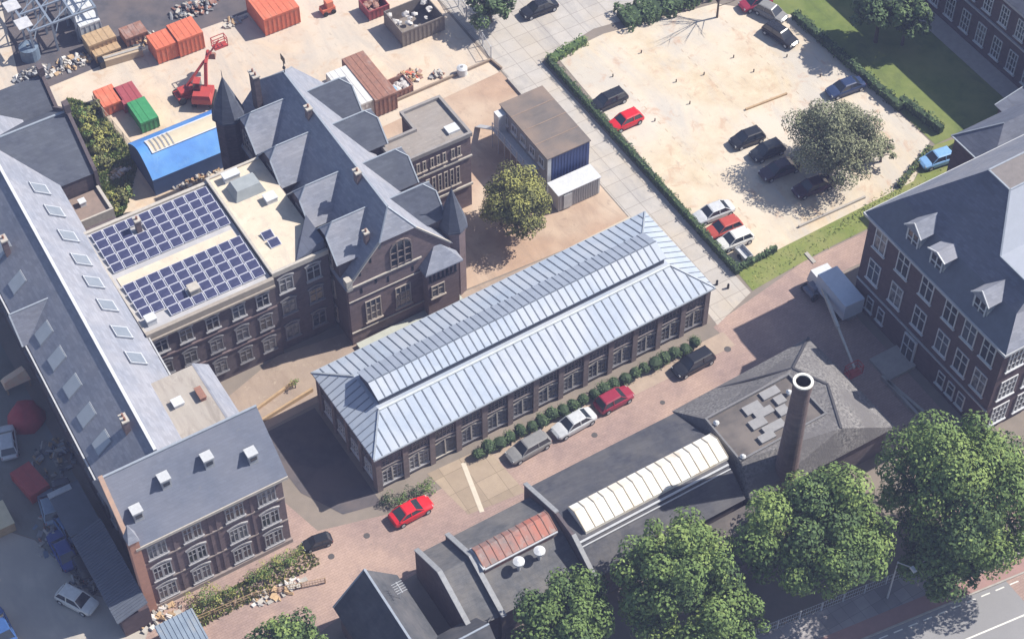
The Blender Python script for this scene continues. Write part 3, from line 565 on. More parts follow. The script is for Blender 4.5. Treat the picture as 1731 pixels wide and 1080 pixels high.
b = MB(); b.box(-34.4, 24.6, 0, -29.9, 29.4, 8.2); b.build('wall', brick, ter)
b = MB(); b.box(-34.3, 25.9, 8.203, -30.0, 29.3, 9.0); b.build('roof_deck', M('terrace_brown', (.27, .20, .17), (.19, .15, .13), 1.5, .9), ter)
b = MB(); b.box(-30.2, 25.9, 8.21, -29.9, 29.3, 9.35); b.box(-34.3, 25.7, 8.21, -29.9, 25.89, 9.3); b.build('parapet', stone, ter)
roof_cube('ventilation_box', 'small white cowl on the brown terrace roof', 'vent', -32.2, 28.0, 9.0, .6, .6, .5, white_p)

# ------------------------------------------------------------------ near left brick block
lf = thing('corner_brick_block', 'three storey brick block with paired windows and four white roof vents', 'building', (-37.5, -6, 0))
b = MB(); b.box(-43.9, -11.6, 0, -30.5, -4.6, 10.3); b.build('wall', brick_red, lf)
b = MB(); fz = 10.3; yr = -7.2; zr = 15.0
b.add([(-44.3, -11.95, fz), (-30.0, -11.95, fz), (-44.8, yr, zr), (-30.1, yr, zr), (-44.8, -4.2, 11.0), (-30.1, -4.2, 11.0)], [(0, 1, 3, 2), (2, 3, 5, 4), (0, 2, 4), (1, 5, 3), (0, 4, 5, 1)], 0)
b.bar((-44.8, yr, zr+.04), (-30.1, yr, zr+.04), .2, .14, 1)
b.build('roof', [M('slate_blue_grey', (.16, .18, .235), (.13, .148, .20), 1.2, .8, .1, big=.2, c3=(.175, .19, .24), spec=.2, kind='brick', bw=.6, bh=.2, mortar=.01, con=.88, stain=[(.5,.55,.7,(.125,.14,.18),.6),(2.0,.62,.7,(.21,.215,.23),.5)]), ridge_m], lf)
b = MB(); b.box(-44.3, -12.05, 9.95, -30.0, -11.7, 10.28); b.build('cornice', stone, lf)
b = MB()
for z in (6.9, 3.45): b.box(-43.9, -11.72, z, -30.5, -11.598, z+.14)
b.box(-43.95, -11.85, 0, -30.45, -11.601, .5)
b.build('string_course', M('band_grey', (.30, .25, .23), (.22, .19, .18), 2, .8), lf)
for x in (-42.5, -39.2, -35.2, -32.1):
    for z in (7.35, 3.95, .75): window(lf, x, -11.6, z, 1.75, 1.95, 4, 2, fm=midw, arch=True, double=True)
for y in (-9.7, -6.8):
    for z in (7.3, 3.9, .8): window(lf, -30.5, y, z, 1.2, 1.8, 2, 2, 'E', arch=True)
s = MB()
for x in (-40.9, -37.6, -36.9, -33.6): s.box(x-.12, -11.68, .6, x+.12, -11.6005, 9.9)
s.build('pilaster', brick_red, lf)
b = MB(); b.box(-44.75, -12.0, 0, -43.88, -11.1, 11.4); b.add([(-44.85, -12.1, 11.4), (-43.8, -12.1, 11.4), (-43.8, -11.0, 11.4), (-44.85, -11.0, 11.4), (-44.3, -11.2, 13.0)], [(0,1,4),(1,2,4),(2,3,4),(3,0,4),(0,3,2,1)], 1)
b.build('corner_turret', [M('orange_brick', (.52, .27, .19), (.38, .20, .15), 2, .9), slate], lf)
b = MB(); b.hull([(-44.75,-11.9,10.2),(-44.35,-11.9,10.2),(-44.35,-7.2,14.9),(-44.75,-7.2,14.9)],[(-44.75,-11.9,10.7),(-44.35,-11.9,10.7),(-44.35,-7.2,15.4),(-44.75,-7.2,15.4)]); b.build('gable_coping', M('orange_stone', (.46, .30, .22), (.33, .24, .2), 2, .9), lf)
for (X, Y), lb in zip(((275, 800), (348, 765), (427, 780), (235, 880)), ('white roof vent left of centre on the blue grey roof', 'white roof vent near the ridge centre of the blue grey roof', 'white roof vent nearest the right end of the blue grey roof', 'white roof vent nearest the eave and the orange corner turret')):
    q = G(X, Y, 13.0); z = fz+(q.y+11.95)*(zr-fz)/4.75; q = G(X, Y, z+.3); z = fz+(q.y+11.95)*(zr-fz)/4.75
    s = MB(); s.box(q.x-.42, q.y-.42, z-.5, q.x+.42, q.y+.42, z+.75); s.box(q.x-.5, q.y-.5, z+.75, q.x+.5, q.y+.5, z+.92, 1); s.box(q.x-.3, q.y-.47, z+.1, q.x+.3, q.y-.421, z+.5, 2)
    o = s.build('roof_vent', [paint('vent_side', (.42, .44, .47), .5), paint('vent_top', (.50, .52, .55), .6), glass]); tag(o, lb, 'vent', 'vents on the corner block roof')
# flat roofed infill behind it
fi = thing('flat_roofed_infill', 'infill block with a brown flat roof and a sloping pale slate edge', 'building', (-33.5, 0, 0))
b = MB(); b.box(-36.5, -4.55, 0, -30.75, 2.15, 8.8); b.box(-32.397, -4.55, 8.81, -30.76, 2.14, 10.88); b.build('wall', brick, fi)
b = MB(); b.box(-37.3, -5.6, 8.803, -32.4, 1.5, 12.7); b.build('roof_deck', M('infill_felt', (.42,.38,.34), (.28,.25,.225), 1.0, .9, big=.3, c3=(.36,.33,.30), streak=(3,.3,1), stain=[(.7,.52,.66,(.22,.19,.17),.6),(2.5,.6,.68,(.5,.47,.43),.5)]), fi)
b = MB(); b.hull([(-32.398,-5.4,10.9),(-30.7,-5.4,10.9),(-30.7,2.2,10.9),(-32.398,2.2,10.9)], [(-32.398,-5.4,12.72),(-32.2,-5.4,12.72),(-32.2,1.6,12.72),(-32.398,1.6,12.72)]); b.build('mansard_slope', slate, fi)
roof_cube('ventilation_box', 'white box on the brown flat roof between the two slate roofs', 'vent', -35.3, -1.8, 12.7, .9, .8, .35, white_p)
roof_cube('roof_hatch', 'rusty brown hatch on the brown flat infill roof', 'hatch', -33.2, -2.0, 12.7, .5, 1.3, .4, rust)

# ------------------------------------------------------------------ right hand school building
rb = thing('mansard_brick_building', 'tall dark brick building with a grey mansard roof, dormers and white cross windows', 'building', (38, -25, 0))
b = MB(); b.box(30.4, -35.0, 0, 62, -15.6, 12.8); b.build('wall', brick_purple, rb)
b = MB()
e = [(30.0,-35.4,12.9),(30.0,-15.2,12.9),(64,-15.2,12.9),(64,-35.4,12.9)]
k = [(32.1,-33.6,15.5),(32.1,-17.3,15.5)]
t1, t2, t3, t4 = (37.2,-22.2,21.0), (37.2,-25.1,21.0), (33.95,-28.7,17.4), (33.95,-33.2,17.4)
t1e, t2e, t3e, t4e = (64,-22.2,21.0), (64,-25.1,21.0), (64,-28.7,17.4), (64,-33.2,17.4)
b.add([e[0],e[1],k[0],k[1]], [(0,2,3,1)], 1)  # steep west face, its shade put into a darker slate
b.add([e[1],k[1],t1,t1e,e[2]], [(0,1,2),(0,2,3,4)], 0)
b.add([k[0],k[1],t1,t2,t3,t4], [(1,3,2), (0,4,3,1), (0,5,4)], 5)  # upper west slope, shade painted in with the mid slate
b.add([t2,t3,t3e,t2e], [(0,1,2,3)], 2); b.add([t3,t4,t4e,t3e], [(0,1,2,3)], 2)
b.add([t1,t2,t2e,t1e], [(0,1,2,3)], 3)
b.add([e[0],k[0],t4,t4e,e[3]], [(0,4,3,2,1)], 0)
b.add(e, [(0,1,2,3)], 1)
for p, q in ((t1,t2),(t2,t3),(t3,t4),(t1,t1e),(t2,t2e)): b.bar(p, q, .16, .12, 4)
b.build('roof', [slate, M('slate_steep_shaded', (.12,.14,.18),(.09,.105,.14),1.6,.6,.1), M('pale_deck', (.33,.36,.43),(.29,.32,.38),1,.8), M('gravel_deck',(.22,.20,.20),(.15,.14,.14),2,.9), ridge_m, slate_mid], rb)
b = MB(); b.box(29.85,-35.5,12.6,30.39,-15.1,12.88); b.box(30.4,-15.59,12.6,64,-15.1,12.88); b.box(30.4,-35.5,12.6,64,-35.01,12.88); b.box(30.28,-35.0,3.6,30.399,-15.6,3.8); b.build('cornice', paint('cornice_grey',(.42,.44,.47),.6), rb)
for y in (-17.6,-21.0,-24.5,-27.9,-30.6,-33.2): window(rb, 30.4, y, 9.35, 1.7, 2.8, 2, 2, 'W')
for y in (-17.6,-21.0,-24.5,-27.9,-30.6,-33.2): window(rb, 30.4, y, 4.9, 1.7, 2.8, 2, 2, 'W')
for y in (-18.0,-19.7,-28.9,-30.35,-31.8): window(rb, 30.4, y, .9, 1.0, 1.9, 1, 2, 'W')
b = MB(); b.box(30.2,-25.1,.2,30.399,-23.3,3.3); b.box(30.15,-24.9,.3,30.199,-23.5,3.1,1); b.box(30.1,-24.25,.3,30.148,-24.15,3.1); b.box(30.1,-24.9,1.9,30.147,-23.5,2.0); b.build('door', [white_p, glass], rb)
b = MB(); b.box(27.0,-25.6,0,30.38,-22.6,.35); b.box(26.6,-35,0,26.9,-25.6,.5); b.build('entrance_landing', concrete, rb)
for x in (32.2,35.2,38.2):
    for z in (9.2,4.9,.9): window(rb, x, -35.0, z, 2.0, 2.7, 4, 3, 'S')
for i, y in enumerate((-21.1, -24.5, -30.6)):
    d = MB(); d.box(30.75, y-1.0, 13.0, 33.4, y+1.0, 15.4); dm = d.build('dormer', M('dormer_cheek', (.30,.33,.37),(.24,.27,.31),2,.6), rb)
    r = MB(); ym = y; z0 = 15.403; zz = 16.6 if i != 1 else 15.9
    r.add([(30.45,y-1.2,z0),(30.45,y+1.2,z0),(34.0,y-1.2,z0),(34.0,y+1.2,z0),(30.45,ym,zz),(35.2,ym,zz)], [(0,4,5,2),(1,3,5,4),(0,1,4),(2,5,3),(0,2,3,1)], 0)
    r.bar((30.43,y-1.2,z0),(30.43,ym,zz),.1,.12,1); r.bar((30.43,y+1.2,z0),(30.43,ym,zz),.1,.12,1)
    r.build('dormer_roof', [slate, white_p], dm)
    wd = MB(); wd.box(30.70, y-.72, 13.35, 30.748, y+.72, 15.3, 1)
    for q0, q1 in ((-.82, -.68), (-.06, .06), (.68, .82)): wd.box(30.62, y+q0, 13.3, 30.699, y+q1, 15.35)
    for z in (13.25, 14.2, 15.25): wd.box(30.63, y-.82, z, 30.6985, y+.82, z+.12)
    wd.build('window', [white_p, glass], dm)
chimney(rb, 41.5, -24.3, 20.5, 21.8, .5, .5)
# northern outshoot of the same complex
nw = thing('hipped_outshoot', 'dark hipped slate roof outshoot behind the mansard building', 'building', (53, -12, 0))
b = MB(); b.box(46.7,-15.0,0,62,-9.4,9.2); b.build('wall', brick_purple, nw)
b = MB(); b.add([(46.4,-15.09,9.25),(46.4,-9.1,9.25),(64,-9.1,9.25),(64,-15.09,9.25),(50.0,-12.2,11.8),(64,-12.2,11.8)], [(0,4,1),(1,4,5,2),(0,3,5,4),(0,1,2,3)]); b.bar((46.4,-9.1,9.3),(50,-12.2,11.85),.14,.1,1); b.bar((46.4,-15.09,9.3),(46.4,-9.1,9.3),.14,.1,1); b.build('roof', [slate_mid, ridge_m], nw)
tb = thing('courtyard_brick_building', 'brick building with tall white windows along the shaded lawn and pale walkway', 'building', (68, 5, 0))
b = MB(); b.box(64.8,-7,0,80,40,9.6); b.build('wall', brick_purple, tb)
b = MB(); b.add([(64.3,-7.4,9.62),(64.3,40.4,9.62),(72,-7.4,14),(72,40.4,14),(80,-7.4,9.62),(80,40.4,9.62)], [(0,2,3,1),(2,4,5,3),(0,4,2),(1,3,5),(0,1,5,4)]); b.build('roof', slate_deep, tb)
b = MB(); b.box(64.3,-7.3,9.3,64.79,40.3,9.6); b.box(64.6,-7,5.0,64.799,40,5.2); b.build('cornice', paint('cornice_pale',(.40,.40,.43),.6), tb)
for i in range(11):
    y = -1.8+i*2.62; window(tb, 64.8, y, 1.1, 1.4, 2.8, 3, 3, 'W'); window(tb, 64.8, y, 5.9, 1.3, 2.5, 3, 3, 'W')
lk = thing('low_link_building', 'low grey roofed link at the end of the shaded lawn', 'building', (60, -7, 0))
b = MB(); b.box(57.0,-9.0,0,64.5,-5.4,5.0); b.build('wall', brick_purple, lk)
b = MB(); b.add([(56.6,-9.1,5.02),(56.6,-5.1,5.02),(64.5,-9.1,5.9),(64.5,-4.6,5.9)], [(0,2,3,1)]); b.bar((56.6,-5.1,5.05),(64.5,-4.6,5.95),.12,.1,1); b.build('roof', [slate_mid, ridge_m], lk)

# ------------------------------------------------------------------ industrial sheds
ls = thing('long_slate_shed', 'long dark slate shed with a row of white glazing along its ridge', 'shed', (-2.5, -26, 0))
X0, X1 = -10.6, 5.3
b = MB(); b.box(X0, -31.2, 0, X1, -20.5, 3.95); b.build('wall', brick, ls)
b = MB()
b.add([(X0,-20.2,4.0),(X1+.1,-20.2,4.0),(X0,-25.05,6.1),(X1+.1,-25.05,6.1)], [(0,2,3,1)]); b.add([(X0,-28.4,6.0),(X1+.1,-28.4,6.0),(X0,-31.4,4.0),(X1+.1,-31.4,4.0)], [(0,2,3,1)])
b.add([(X0,-20.2,4.0),(X1+.1,-20.2,4.0),(X1+.1,-31.4,4.0),(X0,-31.4,4.0)], [(0,1,2,3)])
b.add([(X0,-25.05,6.1),(X1+.1,-25.05,6.1),(X1+.1,-28.4,6.0),(X0,-28.4,6.0)], [(0,3,2,1)])
b.build('roof', slate_dark, ls)
def xw_(x, y): pass
b = MB(); gx0, gx1 = -9.6, 5.6
prof = [(-25.1,6.12),(-25.25,6.6),(-26.25,7.05),(-28.1,6.35),(-28.15,6.02)]
lo = [(gx0,p[0],p[1]) for p in prof]; hi = [(gx1,p[0],p[1]) for p in prof]
b.add(lo+hi, [(0,5,6,1),(1,6,7,2),(2,7,8,3),(3,8,9,4),(0,1,2,3,4),(9,8,7,6,5)])
for i in range(16):
    x = gx0+(gx1-gx0)*i/15; 
    for p, q in (((-25.25,6.62),(-26.25,7.07)),((-26.25,7.07),(-28.1,6.37))): b.bar((x,p[0],p[1]),(x,q[0],q[1]),.07,.06,1)
b.build('ridge_glazing', [lantern_white, M('glazing_bar',(.42,.36,.28),(.3,.26,.2),2,.7)], ls)
b = MB()
b.add([(X0-.3,-20.0,0),(X0-.3,-31.6,0),(X0-.3,-31.6,4.3),(X0-.3,-27.9,6.5),(X0-.3,-25.2,6.5),(X0-.3,-20.0,4.3),(X0,-20.0,0),(X0,-31.6,0),(X0,-31.6,4.3),(X0,-27.9,6.5),(X0,-25.2,6.5),(X0,-20.0,4.3)], [(0,1,2,3,4,5),(11,10,9,8,7,6)]+[(i,i+6,(i+1)%6+6,(i+1)%6) for i in range(6)])
b.bar((X0-.15,-19.9,4.4),(X0-.15,-25.2,6.6),.42,.14,1); b.bar((X0-.15,-27.9,6.6),(X0-.15,-31.7,4.4),.42,.14,1)
b.build('gable', [brick, M('coping',(.34,.35,.37),(.22,.23,.25),3,.8)], ls)
b = MB(); b.bar((X0,-28.6,6.02),(X1,-28.6,6.02),.2,.1); b.bar((X0,-28.95,5.75),(X1,-28.95,5.75),.12,.08); b.build('pipe', steel_light, ls)
an = thing('shaded_lean_to', 'low lean-to with patched roof between the long shed and the trees', 'shed', (2, -33, 0))
b = MB(); b.box(0.5,-36,0,5.8,-31.7,2.7); b.build('wall', brick, an); b = MB(); b.add([(0.2,-36.3,2.7),(6.0,-36.3,2.7),(6.0,-31.68,3.5),(0.2,-31.68,3.5)],[(0,1,2,3)]); b.build('roof', felt_dark, an)

ms = thing('red_glazed_shed', 'slate shed with parapet walls and rusty red glazing along its ridge', 'shed', (-16.5, -26, 0))
b = MB(); b.box(-22.3,-29.9,0,-11.2,-21.4,3.9); b.build('wall', brick, ms)
b = MB()
for xa, xb in ((-22.3,-19.6),(-19.2,-11.0)):
    b.add([(xa,-21.1,3.95),(xb,-21.1,3.95),(xa,-25.0,6.0),(xb,-25.0,6.0),(xa,-30.2,3.95),(xb,-30.2,3.95)], [(0,2,3,1),(2,4,5,3),(0,4,2),(1,3,5),(0,1,5,4)])
b.build('roof', M('worn_slate',(.14,.145,.16),(.085,.09,.10),2,.85,.2,big=.3,c3=(.17,.165,.165),spec=.2,kind='brick',bw=.6,bh=.16,mortar=.01,con=.8,stain=[(.4,.5,.66,(.20,.19,.18),.6),(2,.6,.7,(.07,.07,.07),.5)]), ms)
for x in (-22.5,-19.4):
    b = MB(); b.add([(x-.2,-20.9,0),(x-.2,-30.5,0),(x-.2,-30.5,4.2),(x-.2,-25.0,6.4),(x-.2,-20.9,4.2),(x+.2,-20.9,0),(x+.2,-30.5,0),(x+.2,-30.5,4.2),(x+.2,-25.0,6.4),(x+.2,-20.9,4.2)], [(0,1,2,3,4),(9,8,7,6,5)]+[(i,i+5,(i+1)%5+5,(i+1)%5) for i in range(5)])
    b.bar((x,-20.8,4.27),(x,-25.0,6.47),.46,.14,1); b.bar((x,-25.0,6.47),(x,-30.6,4.27),.46,.14,1); b.build('parapet', [brick, MATS['coping']], ms)
b = MB(); x0, x1 = -19.0, -11.6; prof = [(-24.4,5.9),(-24.5,6.6),(-25.1,6.85),(-26.6,6.2),(-26.65,5.4)]
b.add([(x0,p[0],p[1]) for p in prof]+[(x1,p[0],p[1]) for p in prof], [(0,5,6,1),(1,6,7,2),(2,7,8,3),(3,8,9,4),(0,1,2,3,4),(9,8,7,6,5)])
for i in range(11):
    x = x0+(x1-x0)*i/10; b.bar((x,-24.5,6.62),(x,-25.1,6.87),.07,.06,1); b.bar((x,-25.1,6.87),(x,-26.6,6.22),.07,.06,1)
b.bar((x0,-26.7,6.1),(x1,-26.7,6.1),.14,.12,2); b.bar((x0-.05,-24.4,6.4),(x0-.05,-26.7,6.1),.25,.3,2)
b.build('ridge_glazing', [lantern_red, rust, steel_light], ms)
for (X, Y), lb in (((877, 948), 'round white roof vent on the slate shed, nearer the parapet wall'), ((912, 930), 'round white roof vent on the slate shed, nearer the dark gap')):
    p = G(X, Y, 6.3); zr_ = 3.95+(p.y+30.2)*(2.05/5.2)
    s = MB(); s.tube((p.x,p.y,zr_-.3),(p.x,p.y,6.1),.16,.16,10,1); s.tube((p.x,p.y,6.1),(p.x,p.y,6.3),.52,.52,14); s.tube((p.x,p.y,6.3),(p.x,p.y,6.45),.5,.15,14)
    tag(s.build('roof_vent', [white_p, steel_light], smooth=False), lb, 'vent', 'round vents on the slate shed')
tri = [( -11.0,-21.2),(-10.7,-21.2),(-10.7,-30),(-11.0,-30)]
hs = thing('steep_roofed_house', 'small house with a steep black slate roof at the bottom edge', 'house', (-28.2, -27, 0))
b = MB(); b.box(-31.0,-34,0,-25.5,-22.3,3.9); b.box(-34,-34.5,0,-31.01,-29.4,3.85); b.box(-25.49,-34.5,0,-22.5,-29.4,3.85); b.build('wall', brick, hs)
b = MB(); b.add([(-31.4,-22.0,3.9),(-28.1,-22.0,7.3),(-25.1,-22.0,3.9),(-31.4,-35,3.9),(-28.1,-35,7.3),(-25.1,-35,3.9)], [(0,3,4,1),(1,4,5,2),(0,1,2),(3,5,4),(0,2,5,3)])
b.add([(-35,-29,3.86),(-35,-31.6,6.4),(-35,-34.4,3.86),(-21.5,-29,3.86),(-21.5,-31.6,6.4),(-21.5,-34.4,3.86)], [(0,1,4,3),(1,2,5,4),(0,2,1),(3,4,5)])
b.bar((-28.1,-22.0,7.33),(-28.1,-35,7.33),.2,.12,1); b.bar((-31.4,-22,3.95),(-28.1,-22,7.35),.14,.12,1); b.bar((-35,-31.6,6.43),(-21.5,-31.6,6.43),.16,.1,1)
b.build('roof', [M('black_slate',(.09,.095,.11),(.055,.06,.07),2.5,.85,.2,big=.4,c3=(.11,.11,.12),spec=.2,kind='brick',bw=.6,bh=.2,mortar=.01,con=.8), ridge_m], hs)
a_ = MB(); c = Vector((-26.4,-25.0,5.4)); a_.bar(c, c+Vector((0,0,1.9)), .05)
for i in range(5): a_.bar(c+Vector((-.5,-.5+.25*i,1.8)), c+Vector((.5,-.5+.25*i,1.8)), .04)
a_.bar(c+Vector((0,-.6,1.8)), c+Vector((0,.6,1.8)), .05); a_.build('aerial', steel_light, hs)

hp = thing('hipped_tile_shed', 'grey tiled hipped shed with a sunken flat deck of grey slabs', 'shed', (13.5, -26, 0))
b = MB(); b.box(5.8,-31.8,0,21.2,-20.2,3.8); b.build('wall', brick, hp)
b = MB(); q = 3.85
O = [(5.35,-19.8,q),(21.5,-19.4,q),(22.0,-32.1,q),(5.6,-32.0,q)]
r1, r2, r3 = (16.4,-23.2,6.7), (18.0,-26.4,6.7), (16.0,-31.0,6.7)
d0, d1, d2, d3 = (6.3,-23.8,6.5), (15.6,-23.6,6.5), (15.8,-28.8,6.5), (6.3,-29.0,6.5)
b.add([O[0],O[1],r1,d1,d0], [(0,4,3,2,1)]); b.add([O[1],O[2],r2,r1], [(0,3,2,1)]); b.add([O[2],r3,r2],[(0,2,1)])
b.add([O[2],O[3],d3,d2,r3],[(0,4,3,2,1)]); b.add([O[3],O[0],d0,d3],[(0,3,2,1)]); b.add([r1,r2,r3,d2,d1],[(0,1,2,3,4)]); b.add(O,[(0,1,2,3)])
for p, s_ in ((r1, O[1]), (r1, r2), (r2, r3)): b.bar(p, s_, .22, .14, 1)
b.bar((10.5,-19.9,3.95), r1, .16, .1, 1)
b.build('roof', [slate_grey, ridge_dark], hp)
b = MB(); b.add([d0,d1,d2,d3],[(0,3,2,1)]); 
for v in range(4): b.v[v].z -= .12
b.build('roof_deck', felt_dark, hp)
parapet(hp, [(6.2,-29.1),(6.2,-23.7),(15.7,-23.5),(15.9,-28.9)], 6.3, 6.66, M('lead_kerb',(.2,.2,.21),(.13,.13,.14),3,.8), .18)
sb = []
for i, (X, Y, a1, b1) in enumerate(((1301,664,1.9,.9),(1272,690,1.8,1.0),(1291,697,1.9,.8),(1281,715,1.6,1.0),(1318,676,1.0,.9),(1323,694,1.1,1.0),(1308,722,2.2,.9),(1296,739,1.6,.8))):
    p = G(X, Y, 6.5); s = MB(); s.box(p.x-a1/2,p.y-b1/2,6.38,p.x+a1/2,p.y+b1/2,6.60+.01*i); o = s.build('roof_slab', M('slab_grey',(.30,.30,.31),(.22,.22,.23),2,.9), hp)
for X, Y, lb in ((1211,713,'small white vent cowl at the left edge of the tiled shed roof deck'),(1256,770,'small white vent cowl at the lower corner of the tiled shed roof deck'),(1334,661,'white vent cowl close beside the brick chimney top')):
    p = G(X, Y, 6.9); s = MB(); s.tube((p.x,p.y,6.3),(p.x,p.y,6.8),.16,.16,8); s.tube((p.x,p.y,6.8),(p.x,p.y,7.0),.3,.12,8); tag(s.build('vent_cowl', white_p), lb, 'vent', 'vent cowls on the tiled shed')
ck = thing('factory_chimney', 'tall round brick factory chimney with a white rim and black mouth', 'chimney', (9.9,-31.2,0))
b = MB(); n = 24; zs = [0,4.2,4.25,10,16.9,16.95,18.0]; rs = [1.25,1.17,1.08,.93,.80,.85,.85]
for (za, ra), (zb_, rb_) in zip(zip(zs, rs), zip(zs[1:], rs[1:])):
    b.add([(9.9+r_*math.cos(2*math.pi*i/n), -31.2+r_*math.sin(2*math.pi*i/n), z_) for z_, r_ in ((za, ra), (zb_, rb_)) for i in range(n)], [(i,(i+1)%n,(i+1)%n+n,i+n) for i in range(n)])
b.build('shaft', M('chimney_brick',(.20,.145,.14),(.12,.09,.095),1.5,.9,.2,kind='brick',bw=.5,bh=.14,mortar=.012,stain=[(.5,.52,.68,(.26,.17,.15),.6),(1.5,.58,.7,(.07,.06,.07),.6)]), ck)
b = MB(); 
def ring(b, r0, r1, z, zb_, mi=0):
    c = lambda r_, z_: [(9.9+r_*math.cos(2*math.pi*i/n), -31.2+r_*math.sin(2*math.pi*i/n), z_) for i in range(n)]
    b.add(c(r0,z)+c(r1,z), [(i,(i+1)%n,(i+1)%n+n,i+n) for i in range(n)], mi); b.add(c(r1,zb_)+c(r1,z), [(i,(i+1)%n,(i+1)%n+n,i+n) for i in range(n)], mi); b.add(c(r0,zb_)+c(r0,z), [(i,i+n,(i+1)%n+n,(i+1)%n) for i in range(n)], 1 if zb_ < z-2 else mi)
ring(b, .66, .89, 18.12, 17.95, 0); b.build('rim', paint('rim_white',(.8,.78,.72),.6), ck)
b = MB(); c_ = lambda r_, z_: [(9.9+r_*math.cos(2*math.pi*i/n), -31.2+r_*math.sin(2*math.pi*i/n), z_) for i in range(n)]
b.add(c_(.68,18.0)+c_(.68,11), [(i,(i+1)%n,(i+1)%n+n,i+n) for i in range(n)]+[tuple(range(n,2*n))]); b.build('flue', M('soot',(.02,.012,.01),(.01,.008,.008),2,.95), ck)
gp = MB()
lowwall(px((1490,640),(1560,700)), .5, .3, concrete, 'low_wall', 'low concrete wall in the shaded court by the mansard building', 'wall')

# ------------------------------------------------------------------ site offices, tent hall, yard objects
so_ = thing('site_office_block', 'two storey stack of site offices with a brown roof and a blue end wall', 'site office', (14.4,17,0))
b = MB(); b.box(11.9,12.6,0,17.0,21.8,5.3); b.build('wall', [M('office_grey',(.30,.31,.33),(.22,.23,.25),1,.7)], so_)
b = MB(); b.box(12.35,12.5,.1,17.05,12.597,5.25); b.box(11.9,12.48,.1,12.35,12.597,5.25,1)
for k in range(12): b.box(12.5+k*.38,12.46,.2,12.56+k*.38,12.4995,5.2)
b.build('end_cladding', [blue_wall, white_p], so_)
b = MB(); b.box(11.8,12.4,5.303,17.15,21.95,5.42)
for k in range(1,4): b.box(11.8,12.4+k*2.38,5.423,17.15,12.5+k*2.38,5.45,1)
b.build('roof', [M('office_roof',(.17,.145,.135),(.11,.10,.095),.8,.9,big=.3,c3=(.22,.17,.14),streak=(.5,2,1)), M('seam_brown',(.30,.22,.17),(.2,.15,.12),2,.9)], so_)
for k in range(5):
    for z in (.9,3.5): window(so_, 11.9, 13.6+k*1.8, z, 1.0, 1.1, 2, 1, 'W')
b = MB(); b.box(10.6,14,2.5,11.88,21.5,2.65)
for k in range(7): b.bar((10.65,14+k*1.25,0),(10.65,14+k*1.25,3.6),.08)
b.bar((10.65,14,3.6),(10.65,21.5,3.6),.06); b.bar((10.65,14,3.1),(10.65,21.5,3.1),.05); b.bar((10.9,21.6,2.5),(10.9,25.0,0),.7,.1)
b.box(10.9,20.6,2.66,11.87,21.6,5.0,1); b.build('stair_gallery', [steel_light, white_p], so_)
wb = thing('white_container', 'low white container with a ribbed side in front of the blue end wall', 'container', (14.2,10.8,0))
b = MB(); b.box(11.6,9.8,0.1,16.7,11.8,2.45)
for k in range(17): b.box(11.75+k*.29,9.74,.2,11.83+k*.29,9.798,2.4,1)
b.box(11.5,9.7,2.453,16.8,11.9,2.56,2); b.build('body', [M('container_grey',(.5,.51,.52),(.42,.43,.45),2,.6), steel, white_p], wb)
b = MB(); b.box(12.2,9.68,.2,13.2,9.735,2.2); b.build('door', steel_light, wb)

tn = thing('blue_tent_hall', 'bright blue membrane hall with a pale translucent strip along its roof', 'tent hall', (-18.3,36.8,0))
b = MB(); tx0, tx1, ty0, ty1 = -23.2, -13.4, 33.7, 40.0; N = 10
pr = [(ty0+(ty1-ty0)*i/N, 2.3+1.7*(1-abs(2*i/N-1)**1.6)) for i in range(N+1)]
b.add([(tx0,p[0],p[1]) for p in pr]+[(tx1,p[0],p[1]) for p in pr], [(i,i+N+1,i+N+2,i+1) for i in range(N)]); b.build('roof', blue_p, tn, smooth=True)
b = MB(); b.add([(tx0+.05,ty0,0),(tx0+.05,ty1,0)]+[(tx0+.05,p[0],p[1]) for p in pr[::-1]], [tuple(range(N+3))]); b.add([(tx1-.05,ty0,0),(tx1-.05,ty1,0)]+[(tx1-.05,p[0],p[1]) for p in pr[::-1]], [tuple(range(N+3))]); b.box(tx0,ty0-.02,0,tx1,ty0+.02,2.3); b.box(tx0,ty1-.02,0,tx1,ty1+.02,2.3); b.build('wall', M('tent_wall',(.05,.10,.24),(.035,.07,.17),1,.7), tn)
b = MB()
i0, i1 = 5, 8
def prz(t): return 2.3+1.7*(1-abs(2*(t-ty0)/(ty1-ty0)-1)**1.6)+.06
ys = [35.9+(37.9-35.9)*i/5 for i in range(6)]
b.add([(tx0+1.3,y,prz(y)) for y in ys]+[(tx1-.5,y,prz(y)) for y in ys], [(i,i+6,i+7,i+1) for i in range(5)])
for x in (tx0+1.25, tx1-.45): 
    for ya, yb2 in zip(ys, ys[1:]): b.bar((x,ya,prz(ya)+.02),(x,yb2,prz(yb2)+.02),.15,.05,1)
for y in (ys[0], ys[-1]): b.bar((tx0+1.2,y,prz(y)+.02),(tx1-.4,y,prz(y)+.02),.15,.05,1)
for k in range(5):
    for ya, yb2 in zip(ys, ys[1:]): b.bar((tx0+1.7+k*.5,ya,prz(ya)+.02),(tx0+1.7+k*.5,yb2,prz(yb2)+.02),.16,.04,2)
b.build('roof_light', [M('translucent_cream',(.62,.55,.42),(.52,.45,.34),1,.6), M('strip_pale',(.60,.62,.66),(.5,.52,.56),2,.6), steel], tn)

